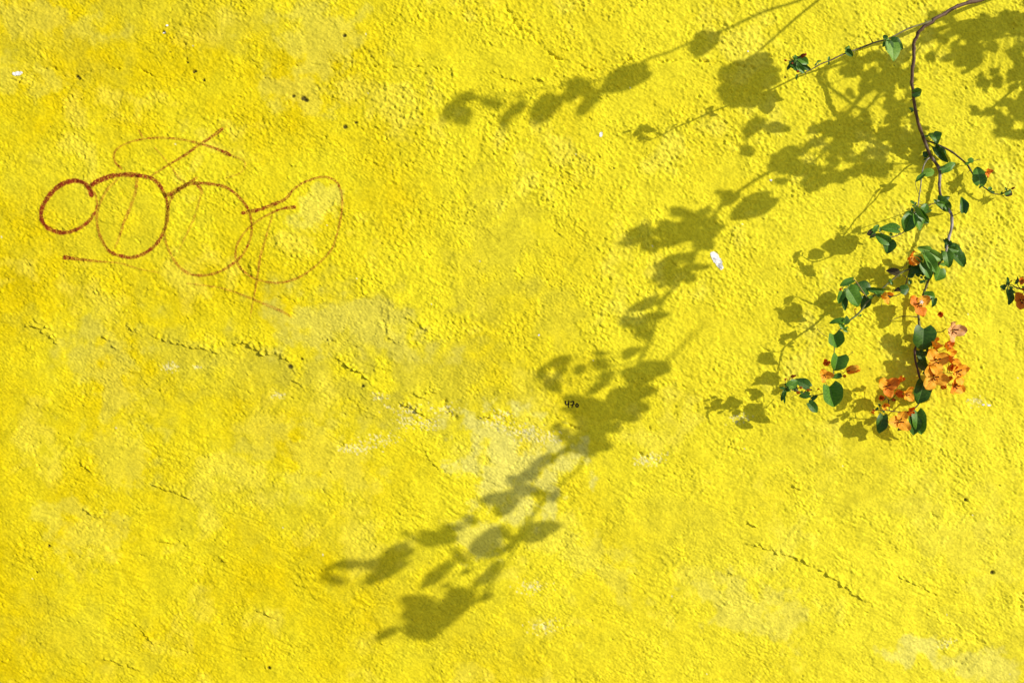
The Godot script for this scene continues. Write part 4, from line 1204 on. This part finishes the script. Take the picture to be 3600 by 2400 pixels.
	lf(1640, 1150, 1640, 1040, 90, 0.046, 0, 20)
	for k in 9:
		var an := rng.randf_range(0, TAU)
		lf(1320, 1110, 1320 + cos(an) * 75.0, 1100 + sin(an) * 65.0, rng.randf_range(26, 44), 0.066, [1, 2][k % 2])
	tile(2900, 930, 5.2267)
	lf(2130, 75, 2062, 305, 205, 0.05, 1, -8, 14)
	lf(1540, 185, 1665, 185, 110, 0.042, 0, 20)
	lf(1700, 150, 1740, 230, 80, 0.04, 0, 20)
	lf(1600, 20, 1580, 150, 120, 0.04, 0)
	lf(1780, 180, 1850, 60, 90, 0.036, 0)
	lf(1842, 262, 1925, 225, 82, 0.042, 0)
	lf(1790, 250, 1760, 210, 50, 0.042, 0)
	lf(1800, 310, 1742, 330, 60, 0.042, 0)
	lf(1800, 300, 1860, 320, 44, 0.042, 0)
	lf(1990, 60, 2030, 130, 70, 0.04, 0)
	lf(1330, 195, 1150, 90, 130, 0.052, 3, 15, 34, 0.0, 0.5)
	lf(1225, 285, 1170, 295, 56, 0.056, 1)
	lf(1225, 315, 1250, 375, 48, 0.056, 1)
	lf(1330, 190, 1400, 190, 60, 0.044, 0)
	lf(1570, 350, 1560, 275, 62, 0.044, 1)
	dry_twig([Vector3(1560, 370, 0.042), Vector3(1610, 350, 0.044), Vector3(1650, 318, 0.046)], 0.4, 2)
	lf(1400, 465, 1572, 440, 176, 0.046, 0, 10, 12)
	lf(1395, 462, 1286, 470, 74, 0.044, 3, 20, 30, 0.0, 0.7)
	lf(1250, 562, 1125, 602, 76, 0.05, 3, 20)
	lf(875, 610, 800, 588, 60, 0.07, 2)
	lf(1005, 585, 935, 488, 74, 0.072, 1)
	lf(1085, 485, 768, 455, 116, 0.066, 1, -20, 30, 0.0, 0.4)
	lf(800, 480, 560, 350, 215, 0.058, 0, 10, 16)
	lf(520, 280, 278, 385, 124, 0.09, 1, 20, 22)
	lf(430, 440, 645, 765, 275, 0.086, 1, -6, 18)
	lf(330, 500, 260, 715, 135, 0.09, 1, 10, 30)
	lf(345, 560, 385, 855, 118, 0.086, 0, 10, 30)
	lf(365, 540, 345, 620, 40, 0.092, 2)
	lf(790, 590, 690, 825, 190, 0.052, 0, 0, 20)
	lf(345, 1045, 105, 1040, 105, 0.084, 1, 25, 30, 0.0, 0.6)
	lf(365, 1070, 420, 935, 116, 0.08, 0, 15, 25)
	lf(335, 1160, 252, 1040, 80, 0.088, 1)
	lf(350, 1180, 438, 1145, 46, 0.084, 1)
	lf(350, 1190, 435, 1237, 52, 0.084, 1)
	lf(640, 940, 690, 920, 36, 0.074, 1)
	lf(170, 1285, 240, 1532, 285, 0.096, 1, -4, 36, 0.0, 0.22, 1.8)
	lf(1835, 555, 2060, 600, 170, 0.03, 1, 10, 20, 0.0, 0.5)
	lf(2020, 620, 1985, 782, 92, 0.03, 0, 0, 26)
	lf(1820, 1175, 1810, 1590, 400, 0.042, 0, 6, 16, 0.0, 0.25, 1.4)
	fl(560, 815, 26, 0.09, 0, 0, 0, 0, 0.6)
	fl(1720, 735, 205, 0.045, 0, 60, 0, 10, 0.12, true)
	fl(2125, 890, 84, 0.042, 1, 200, -30, -20, 0.6)
	fl(1075, 545, 160, 0.075, 0, 80, 30, -30, 0.45)
	fl(285, 470, 46, 0.092, 1, 0, -20, 20, 0.7)
	tile(3000, 680, 5.2267)
	fl(1020, 1215, 170, 0.064, 0, 20, 35, 0, 0.4)
	# end of the left branch
	tile(2700, 1250, 7.84)
	lf(1930, 20, 1862, 425, 460, 0.094, 1, 4, 34, 0.0, 0.2, 1.8)
	lf(2010, 535, 1755, 600, 145, 0.094, 1)
	lf(1700, 850, 1850, 1425, 540, 0.102, 1, -4, 36, 0.0, 0.2, 1.7)
	lf(1150, 860, 755, 640, 275, 0.108, 0, 8, 14, 0.0, 0.3)
	lf(560, 850, 845, 680, 255, 0.118, 1, -6, 14)
	lf(590, 890, 725, 845, 84, 0.122, 2)
	lf(475, 915, 310, 868, 78, 0.118, 0)
	lf(470, 990, 370, 1255, 130, 0.118, 0, 10, 26)
	lf(480, 1020, 450, 1330, 62, 0.122, 1, 45)
	lf(1145, 1080, 868, 1110, 190, 0.106, 0, 8, 22)
	lf(960, 1010, 880, 1010, 80, 0.11, 1)
	lf(1205, 1190, 1385, 1105, 110, 0.102, 0, 10, 18)
	lf(1120, 1300, 1410, 1565, 240, 0.106, 0, 0, 22, 0.0, 0.4)
	lf(1210, 940, 1150, 950, 50, 0.1, 0)
	lf(560, 930, 640, 990, 50, 0.116, 1)
	lf(600, 940, 470, 760, 130, 0.112, 0, 40)
	lf(700, 950, 780, 800, 150, 0.108, 0, 40)
	lf(560, 960, 430, 980, 120, 0.114, 1, 40)
	fl(1600, 235, 150, 0.096, 1, 30, -20, 25, 0.55)
	fl(1570, 530, 215, 0.1, 0, 160, -10, -10, 0.25)
	fl(2180, 420, 250, 0.098, 0, -30, 35, 15, 0.72)
	fl(2080, 560, 80, 0.098, 1, 150, 0, 0, 0.8)
	fl(640, 590, 84, 0.118, 3, -40, 20, 20, 0.75)
	fl(700, 570, 60, 0.12, 3, 60, 20, 20, 0.8)
	fl(480, 660, 66, 0.118, 3, 60, -20, 10, 0.85)
	fl(870, 880, 70, 0.114, 1, 20, 10, 0, 0.85)
	fl(800, 1010, 88, 0.114, 1, 100, 0, 0, 0.75)
	fl(1080, 945, 84, 0.112, 1, 0, 10, 0, 0.8)
	fl(1378, 915, 48, 0.098, 1, 45, 0, 0, 0.8)
	fl(1300, 1350, 48, 0.102, 1, 130, 20, 0, 0.85)
	# the bottom spray
	tile(3050, 1290, 6.272)
	lf(1245, 335, 1140, 820, 380, 0.046, 0, 5, 20, 0.0, 0.25, 1.3)
	lf(345, 1065, 278, 1470, 255, 0.05, 0, 8, 20, 0.0, 0.3)
	lf(1000, 1090, 1045, 1515, 270, 0.04, 0, 10, 30)
	lf(1105, 990, 1210, 1505, 310, 0.044, 1, 14, 26, 0.0, 0.3, 1.3)
	lf(940, 1280, 670, 1380, 120, 0.034, 3, 20)
	lf(190, 945, 250, 880, 62, 0.05, 1)
	lf(280, 860, 245, 800, 56, 0.05, 0)
	lf(380, 660, 350, 760, 50, 0.05, 0)
	lf(340, 975, 400, 985, 50, 0.05, 0)
	fl(440, 440, 235, 0.06, 0, 60, -12, 10, 0.28)
	fl(575, 310, 96, 0.052, 1, 0, 0, 20, 0.6)
	fl(720, 300, 105, 0.052, 1, 20, 0, 30, 0.6)
	fl(850, 590, 190, 0.056, 0, -10, 12, -10, 0.3)
	fl(620, 570, 130, 0.05, 1, 40, 20, 0, 0.5)
	fl(700, 630, 90, 0.05, 1, 250, 20, 0, 0.6)
	fl(310, 690, 112, 0.056, 1, 40, -30, 10, 0.6)
	fl(370, 830, 118, 0.056, 0, 170, -10, -20, 0.5)
	fl(540, 720, 76, 0.052, 3, 270, 10, 0, 0.7)
	fl(930, 960, 120, 0.05, 1, 100, 0, 0, 0.55)
	fl(890, 1000, 90, 0.052, 1, 200, 10, -20, 0.6)
	fl(715, 1190, 225, 0.058, 0, 100, -10, 5, 0.12)
	fl(120, 1000, 86, 0.054, 1, 20, -30, 0, 0.75)
	fl(130, 950, 60, 0.054, 3, 150, -20, 0, 0.8)
	tile(3200, 1100, 5.227)
	lf(170, 700, 285, 1010, 150, 0.026, 0, 10, 18)
	lf(280, 700, 300, 800, 110, 0.026, 0)
	lf(150, 900, 345, 1050, 170, 0.026, 0, 0, 22)
	lf(330, 1080, 230, 1110, 90, 0.026, 0)
	lf(300, 680, 340, 640, 60, 0.03, 0)
	fl(790, 320, 205, 0.046, 2, 40, 8, -6, 0.2)
	fl(415, 590, 150, 0.04, 0, -20, 20, 20, 0.5)
	fl(440, 640, 80, 0.042, 1, 200, 20, -20, 0.6)
	fl(670, 650, 165, 0.044, 0, -40, 15, 25, 0.45)
	fl(480, 880, 225, 0.056, 0, 45, -10, 8, 0.12)
	fl(740, 860, 175, 0.048, 0, -25, 20, 15, 0.4)
	fl(850, 1085, 220, 0.054, 0, -60, 18, 0, 0.25)
	fl(700, 1020, 130, 0.05, 1, 30, 20, 10, 0.6)
	fl(445, 1180, 220, 0.062, 0, 20, -15, 0, 0.15)
	fl(820, 1330, 200, 0.056, 0, -110, 15, -12, 0.25)
	fl(705, 1210, 90, 0.06, 1, 10, 0, 10, 0.85)
	fl(580, 1335, 100, 0.054, 1, 110, -10, -10, 0.75)

func make_edge_sprig() -> void:
	plant("bougainvillea_sprig", "small bougainvillea sprig with deep orange flowers entering at the right edge of the view", "climbing plant", Vector3(1.42, 2.0, 0.55))
	tile(3500, 940, 9.8)
	stem("twig", [Vector3(1300, 690, 0.552), Vector3(1100, 710, 0.551), Vector3(900, 740, 0.55), Vector3(720, 700, 0.55), Vector3(600, 620, 0.55), Vector3(480, 600, 0.55), Vector3(400, 580, 0.55)], [3.0, 1.8, 1.3, 0.9, 0.6], BROWN, OLIVE)
	var from := pt(1300, 690, 0.552)
	in_place = true
	stem("stem", [from + sun_dir * 1.3 + Vector3(0.10, 0.16, -0.06), from + sun_dir * 0.9 + Vector3(0.03, 0.05, -0.02), from + sun_dir * 0.5, from + sun_dir * 0.2, from], [4.0, 3.0, 1.8], BROWN, OLIVE)
	in_place = false
	stem("twig", [Vector3(900, 740, 0.55), Vector3(800, 650, 0.552), Vector3(750, 520, 0.556), Vector3(800, 430, 0.556)], [0.9, 0.7, 0.5], DUSK * 1.5, OLIVE)
	stem("twig", [Vector3(1000, 800, 0.55), Vector3(940, 950, 0.556), Vector3(900, 1080, 0.56)], [0.9, 0.7], DUSK * 1.5, OLIVE)
	lf(400, 590, 440, 322, 118, 0.55, 1, 10, 26)
	lf(345, 720, 168, 655, 175, 0.55, 0, 10, 22)
	lf(440, 780, 527, 1292, 250, 0.556, 0, -15, 26)
	lf(430, 760, 470, 1120, 70, 0.56, 2, 40)
	lf(510, 820, 722, 862, 100, 0.552, 1, 10)
	lf(500, 680, 640, 700, 90, 0.556, 2, 20)
	lf(715, 520, 795, 318, 105, 0.55, 0, 20)
	lf(690, 560, 760, 440, 64, 0.556, 1)
	lf(980, 700, 930, 640, 80, 0.55, 1)
	lf(1100, 700, 1180, 420, 150, 0.54, 0)
	lf(1300, 700, 1420, 1000, 200, 0.54, 0)
	lf(1500, 680, 1640, 420, 220, 0.54, 1)
	fl(540, 485, 62, 0.556, 3, 20, -20, 20, 0.85)
	fl(900, 370, 76, 0.556, 3, 200, 0, 20, 0.8)
	fl(890, 480, 165, 0.562, 1, 150, -10, 0, 0.4)
	fl(920, 760, 90, 0.56, 3, 30, 0, 0, 0.7)
	fl(900, 1150, 330, 0.566, 1, 40, -25, 0, 0.3)
	fl(1250, 900, 220, 0.55, 1, 80, 0, 0, 0.3)

# ---------------------------------------------------------------- branches just outside the view, known by their shadows
func sl(bx: float, by: float, tx: float, ty: float, w: float) -> void:
	var d := rng.randf_range(-0.02, 0.03)
	lf(bx, by, tx, ty, w * 1.04, d, -1, rng.randf_range(-14, 14), rng.randf_range(6, 16), 0.0, 0.12, rng.randf_range(0.5, 1.1))
	if rng.randf() < 0.65:
		var l := rng.randf_range(0.28, 0.5) * w
		var an := rng.randf_range(0, TAU)
		var o := Vector2(bx, by).lerp(Vector2(tx, ty), rng.randf_range(-0.2, 0.5))
		lf(o.x, o.y, o.x + cos(an) * l * 1.5, o.y + sin(an) * l * 1.5, l * 0.8, d + 0.01, -1, 0.0, 10.0, 0.0, 0.12, 0.6)

func inside(poly: PackedVector2Array, p: Vector2, gaps: Array, size: float) -> bool:
	if not Geometry2D.is_point_in_polygon(p, poly):
		return false
	for g: Vector3 in gaps:
		if p.distance_to(Vector2(g.x, g.y)) < g.z + size * 0.12:
			return false
	return true

func foliage_mass(poly: PackedVector2Array, gaps: Array, count: int, size: float) -> void:
	var lo := poly[0]
	var hi := poly[0]
	for p in poly:
		lo = lo.min(p)
		hi = hi.max(p)
	var made := 0
	var tries := 0
	while made < count and tries < count * 60:
		tries += 1
		var c := Vector2(rng.randf_range(lo.x, hi.x), rng.randf_range(lo.y, hi.y))
		var l := size * rng.randf_range(0.7, 1.15)
		if not inside(poly, c, gaps, l):
			continue
		var dirn := Vector2.from_angle(rng.randf_range(0, TAU)) * l * 0.5
		sl(c.x - dirn.x, c.y - dirn.y, c.x + dirn.x, c.y + dirn.y, l * rng.randf_range(0.7, 0.9))
		made += 1

func make_shadow_vines() -> void:
	thrown = true
	stalk_reach = 0.16
	var cut := OLIVE * 0.8
	# long arching branch: its shadow crosses the middle of the wall
	plant("arching_bougainvillea_branch", "long leafy bougainvillea branch arching out beside the wall, right of the view", "climbing plant", Vector3(1.9, 2.9, 0.2))
	away = 0.08
	tile(1900, 500, 2.6133)
	stem("stem", [Vector3(5700, -1900, -0.10), Vector3(5100, -1500, -0.06), Vector3(4445, -1170, 0.0), Vector3(3790, -1080, 0.0), Vector3(3300, -800, 0.0), Vector3(3000, -480, 0.0), Vector3(2700, -130, 0.0), Vector3(2352, 120, 0.0), Vector3(2200, 220, 0.0), Vector3(2000, 330, 0.0), Vector3(1850, 430, 0.0), Vector3(1700, 540, 0.0), Vector3(1600, 670, 0.0), Vector3(1500, 800, 0.0), Vector3(1390, 1080, 0.0), Vector3(1250, 1300, 0.0), Vector3(1150, 1400, 0.0), Vector3(1070, 1560, 0.0)], [6.5, 5.5, 5.0, 4.5, 4.2, 4.0, 3.8, 3.6], BROWN, cut)
	stem("stem", [Vector3(1075, 1550, 0.0), Vector3(1010, 1760, 0.0), Vector3(930, 1950, 0.0), Vector3(800, 2250, 0.0), Vector3(690, 2440, 0.0), Vector3(560, 2680, 0.0), Vector3(420, 2870, 0.0), Vector3(320, 3020, 0.0), Vector3(200, 3120, 0.0), Vector3(0, 3340, 0.0), Vector3(-180, 3600, 0.0), Vector3(-330, 3900, 0.0), Vector3(-520, 4150, 0.0), Vector3(-900, 4500, 0.0)], [3.6, 3.2, 2.8, 2.4, 2.0, 1.2], cut, cut)
	tile(1050, 1650, 2.352)
	stem("twig", [Vector3(2050, -120, 0.0), Vector3(1990, 20, 0.0), Vector3(1900, 130, 0.0), Vector3(1720, 220, 0.0), Vector3(1600, 270, 0.0), Vector3(1400, 400, 0.0), Vector3(1150, 530, 0.0), Vector3(900, 610, 0.0), Vector3(700, 720, 0.0), Vector3(500, 790, 0.0), Vector3(300, 780, 0.0), Vector3(190, 930, 0.0)], [2.0, 1.8, 1.4, 0.8], cut, cut)
	stem("twig", [Vector3(2100, 110, 0.0), Vector3(1960, 330, 0.0), Vector3(1850, 460, 0.0), Vector3(1780, 590, 0.0), Vector3(1650, 710, 0.0)], [2.4, 2.0, 1.8], cut, cut)
	tile(1900, 500, 2.6133)
	sl(1770, 460, 1650, 520, 90)
	sl(1790, 470, 1690, 590, 120)
	sl(1670, 440, 1620, 480, 60)
	sl(2110, 505, 1735, 715, 200)
	sl(1500, 700, 1690, 790, 170)
	sl(1500, 750, 1320, 630, 160)
	sl(1450, 800, 1290, 910, 170)
	sl(1480, 850, 1560, 1010, 150)
	sl(1380, 660, 1170, 600, 90)
	sl(1350, 780, 990, 830, 150)
	sl(1010, 800, 730, 960, 180)
	sl(1000, 890, 1020, 1035, 150)
	sl(1310, 850, 1070, 960, 120)
	sl(1250, 770, 1050, 720, 90)
	sl(1560, 640, 1430, 620, 100)
	sl(1620, 820, 1480, 840, 130)
	sl(745, 950, 690, 910, 50)
	sl(1300, 1090, 1410, 1010, 110)
	sl(1350, 1120, 1550, 1160, 130)
	sl(1250, 1100, 1000, 1150, 130)
	sl(1250, 1150, 1000, 1290, 150)
	sl(1300, 1150, 1390, 1300, 150)
	sl(1230, 1190, 1180, 1340, 150)
	sl(1180, 1120, 1260, 1020, 130)
	sl(1100, 1310, 1060, 1350, 60)
	sl(1060, 1450, 750, 1570, 100)
	tile(1800, 1100, 2.6133)
	sl(1190, 40, 1455, 15, 90)
	sl(1150, 100, 975, 50, 130)
	sl(1180, 100, 1230, 285, 150)
	sl(1150, 150, 1010, 20, 120)
	sl(1140, 120, 1260, 60, 110)
	sl(1100, 340, 1000, 440, 100)
	sl(1120, 320, 1080, 400, 90)
	sl(1170, 470, 1440, 560, 260)
	sl(1100, 520, 1030, 650, 150)
	sl(1200, 580, 1290, 640, 120)
	sl(1080, 600, 1200, 690, 140)
	sl(520, 420, 265, 495, 95)
	sl(275, 500, 225, 640, 76)
	sl(320, 600, 440, 750, 120)
	sl(400, 610, 510, 430, 56)
	sl(550, 530, 690, 500, 100)
	sl(730, 360, 880, 390, 70)
	sl(800, 420, 810, 520, 130)
	sl(870, 540, 820, 690, 100)
	sl(830, 650, 640, 770, 90)
	sl(760, 470, 900, 510, 100)
	sl(900, 760, 1330, 730, 200)
	sl(920, 850, 1260, 900, 200)
	sl(950, 860, 1140, 1005, 190)
	sl(850, 880, 640, 790, 130)
	sl(640, 830, 450, 750, 100)
	sl(720, 890, 425, 880, 120)
	sl(800, 900, 520, 960, 170)
	sl(800, 940, 960, 1110, 200)
	sl(760, 970, 560, 1020, 150)
	sl(450, 1040, 330, 1070, 95)
	sl(850, 1040, 1000, 1050, 170)
	sl(700, 1100, 560, 1310, 200)
	sl(700, 1150, 740, 1340, 190)
	sl(780, 1140, 880, 1270, 180)
	sl(640, 1020, 780, 1110, 160)
	sl(500, 1070, 440, 1190, 95)
	sl(520, 1250, 430, 1280, 70)
	sl(390, 1370, 300, 1285, 105)
	sl(320, 1340, 160, 1430, 115)
	sl(220, 1440, 60, 1560, 115)
	sl(120, 1480, 0, 1590, 90)
	sl(480, 1260, 350, 1350, 60)
	tile(1050, 1650, 2.352)
	sl(1960, 180, 1710, 60, 150)
	sl(1910, 200, 1750, 140, 120)
	sl(1940, 180, 2090, 210, 66)
	sl(2140, 170, 2090, 285, 76)
	sl(1750, 210, 1470, 260, 115)
	sl(1780, 230, 1640, 395, 150)
	sl(1640, 200, 1700, 280, 90)
	sl(1480, 450, 1350, 370, 100)
	sl(1350, 490, 1150, 470, 80)
	sl(1300, 580, 970, 500, 130)
	sl(1250, 560, 1100, 620, 100)
	sl(1120, 620, 830, 520, 100)
	sl(910, 640, 640, 790, 155)
	sl(860, 750, 510, 960, 140)
	sl(660, 780, 480, 780, 110)
	sl(500, 780, 250, 790, 95)
	sl(245, 800, 180, 940, 54)
	sl(270, 880, 375, 960, 95)
	sl(1830, 510, 2185, 480, 215)
	sl(1710, 500, 1420, 610, 115)
	sl(1790, 595, 1690, 520, 70)
	sl(1790, 600, 1650, 705, 64)
	sl(1660, 650, 1440, 700, 125)
	sl(1520, 590, 1500, 740, 150)
	sl(1280, 650, 1410, 800, 115)
	sl(1270, 770, 1120, 880, 115)
	sl(1190, 840, 980, 1000, 115)
	sl(1350, 840, 1420, 850, 70)
	sl(1190, 950, 1260, 970, 60)
	sl(1650, 770, 1540, 970, 100)
	sl(1570, 870, 1410, 990, 85)
	sl(1580, 1030, 1465, 1105, 64)
	sl(1410, 1000, 1240, 1140, 200)
	sl(1370, 1090, 1120, 1190, 200)
	sl(1060, 1110, 830, 1050, 165)
	sl(1110, 1150, 820, 1210, 205)
	sl(1160, 1190, 870, 1370, 195)
	sl(1110, 1240, 1060, 1440, 200)
	sl(1260, 1190, 1120, 1310, 125)
	sl(1290, 1240, 1120, 1320, 66)
	sl(810, 1310, 610, 1420, 80)
	sl(1000, 1290, 960, 1420, 150)

	# upper branch: a row of separate leaf shadows below the crack
	plant("upper_bougainvillea_branch", "slender bougainvillea branch with hanging leaves high up right of the view", "climbing plant", Vector3(1.9, 2.95, 0.2))
	away = 0.08
	tile(1900, 0, 2.6133)
	stem("stem", [Vector3(5400, -1500, -0.1), Vector3(4600, -1000, 0.0), Vector3(3600, -480, 0.0), Vector3(2900, -200, 0.0), Vector3(2350, 15, 0.0), Vector3(2050, 110, 0.0), Vector3(1750, 250, 0.0), Vector3(1600, 310, 0.0), Vector3(1380, 390, 0.0), Vector3(1150, 490, 0.0), Vector3(950, 560, 0.0), Vector3(820, 640, 0.0), Vector3(600, 720, 0.0), Vector3(300, 780, 0.0), Vector3(-60, 830, 0.0), Vector3(-480, 880, 0.0), Vector3(-800, 850, 0.0)], [5.0, 4.2, 3.6, 3.4, 3.2, 3.0, 2.4, 1.6, 1.0], BROWN, cut)
	sl(1570, 300, 1410, 540, 180)
	sl(940, 650, 510, 860, 225)
	sl(380, 740, 215, 970, 150)
	sl(360, 770, 510, 960, 140)
	sl(480, 900, 315, 1085, 150)
	sl(230, 760, 420, 740, 90)
	tile(1200, 0, 1.4933)
	sl(1115, 505, 1000, 665, 110)
	sl(945, 540, 905, 612, 54)
	sl(880, 580, 835, 705, 52)
	sl(835, 555, 670, 490, 62)
	sl(690, 500, 590, 530, 60)
	sl(620, 550, 645, 675, 92)
	sl(600, 535, 510, 660, 52)
	sl(920, 500, 950, 530, 30)

	# the clump above the middle and its long thin shoot
	plant("drooping_bougainvillea_shoot", "thin bougainvillea shoot carrying one thick clump of leaves, outside the view", "climbing plant", Vector3(1.9, 2.9, 0.3))
	away = 0.0
	tile(1900, 0, 2.6133)
	stem("stem", [Vector3(4900, -1700, -0.1), Vector3(4000, -1100, 0.0), Vector3(3100, -500, 0.0), Vector3(2700, -120, 0.0), Vector3(2350, 165, 0.0), Vector3(2200, 300, 0.0), Vector3(2050, 430, 0.0), Vector3(1950, 520, 0.0), Vector3(1900, 610, 0.0), Vector3(1860, 760, 0.0), Vector3(1850, 900, 0.0)], [5.0, 4.0, 3.0, 2.6, 2.2, 1.8], BROWN, cut)
	sl(1930, 690, 2070, 475, 215)
	sl(1880, 750, 2200, 630, 190)
	sl(1850, 720, 1645, 610, 200)
	sl(1860, 780, 1605, 840, 230)
	sl(1850, 830, 1740, 1005, 240)
	sl(1880, 840, 1960, 995, 190)
	sl(1930, 750, 2205, 760, 210)
	sl(1820, 680, 1780, 560, 160)
	sl(1800, 800, 1690, 950, 190)
	sl(1950, 700, 2120, 560, 170)
	sl(2030, 1090, 1860, 1290, 135)
	sl(2090, 1150, 2290, 1210, 115)
	sl(1900, 1340, 1920, 1450, 130)

	# the thick growth whose shade fills the top right
	plant("bougainvillea_shrub", "dense bougainvillea growth on the wall top beyond the right edge of the view", "climbing plant", Vector3(1.9, 2.9, 0.15))
	away = 0.06
	stalk_reach = 0.12
	tile(2700, 0, 2.6133)
	stem("stem", [Vector3(3500, -900, -0.08), Vector3(3000, -300, 0.0), Vector3(2700, 100, 0.0), Vector3(2352, 140, 0.0), Vector3(2000, 190, 0.0), Vector3(1700, 235, 0.0), Vector3(1480, 295, 0.0), Vector3(1250, 480, 0.0), Vector3(1100, 700, 0.0), Vector3(950, 950, 0.0), Vector3(700, 1200, 0.0), Vector3(400, 1500, 0.0)], [6.0, 4.6, 3.8, 3.4, 3.0, 2.4], BROWN, cut)
	stem("stem", [Vector3(3300, -200, -0.02), Vector3(2800, 350, 0.0), Vector3(2400, 700, 0.0), Vector3(2100, 950, 0.0), Vector3(1950, 1080, 0.0)], [4.0, 3.0, 2.0], BROWN, cut)
	stem("twig", [Vector3(1480, 295, 0.0), Vector3(1300, 600, 0.0), Vector3(1250, 900, 0.0), Vector3(1150, 1200, 0.0), Vector3(1050, 1500, 0.0)], [2.2, 1.8, 1.2], cut, cut)
	stem("twig", [Vector3(1060, 500, 0.0), Vector3(800, 560, 0.0), Vector3(540, 640, 0.0), Vector3(560, 780, 0.0), Vector3(700, 900, 0.0), Vector3(860, 1010, 0.0)], [2.2, 3.2, 3.4, 3.4, 2.8], cut, cut)
	var west := PackedVector2Array([Vector2(960, 470), Vector2(1180, 430), Vector2(1320, 400), Vector2(1330, 650), Vector2(1320, 850), Vector2(1370, 1150), Vector2(1440, 1350), Vector2(1470, 1560), Vector2(1180, 1480), Vector2(1130, 1640), Vector2(950, 1520), Vector2(900, 1600), Vector2(700, 1640), Vector2(420, 1720), Vector2(60, 1560), Vector2(40, 1420), Vector2(380, 1350), Vector2(420, 1150), Vector2(640, 1080), Vector2(800, 1000), Vector2(760, 880), Vector2(700, 640), Vector2(760, 520)])
	foliage_mass(west, [Vector3(600, 700, 90), Vector3(740, 750, 70), Vector3(890, 930, 90), Vector3(1190, 880, 60), Vector3(1000, 1090, 60), Vector3(1270, 1170, 50), Vector3(970, 1290, 50), Vector3(780, 1380, 70), Vector3(450, 1460, 110), Vector3(1130, 1360, 40), Vector3(700, 1530, 50)], 190, 112)
	var east := PackedVector2Array([Vector2(1420, 380), Vector2(1500, 120), Vector2(1720, 60), Vector2(1980, 170), Vector2(2120, 40), Vector2(2560, 0), Vector2(2700, 500), Vector2(2560, 1350), Vector2(2150, 1230), Vector2(1950, 1120), Vector2(1850, 1030), Vector2(2050, 860), Vector2(1900, 720), Vector2(1700, 600), Vector2(1480, 520), Vector2(1560, 330)])
	tile(2700, 0, 2.6133)
	away = 0.2
	stem("twig", [Vector3(3000, 250, 0.0), Vector3(2600, 300, 0.0), Vector3(2200, 330, 0.0), Vector3(1900, 300, 0.0), Vector3(1650, 330, 0.0)], [3.0, 2.0, 1.5], cut, cut)
	foliage_mass(east, [Vector3(1780, 130, 70), Vector3(1900, 140, 80), Vector3(2280, 370, 60), Vector3(2150, 430, 60), Vector3(2050, 520, 60), Vector3(1970, 640, 70), Vector3(1700, 640, 60), Vector3(1600, 470, 70), Vector3(2000, 860, 70), Vector3(1900, 950, 70), Vector3(2300, 760, 40), Vector3(1800, 400, 60), Vector3(1640, 250, 40)], 190, 118)
	away = 0.06
	tile(2700, 500, 2.6133)
	sl(260, 60, 60, 160, 130)
	sl(160, 200, 60, 260, 110)
	sl(330, 250, 480, 300, 170)
	sl(420, 330, 330, 440, 150)
	sl(260, 200, 300, 340, 170)
	sl(130, 330, 110, 400, 110)
	sl(640, 300, 560, 380, 130)
	sl(980, 150, 1060, 350, 190)
	sl(860, 200, 820, 310, 120)
	thrown = false
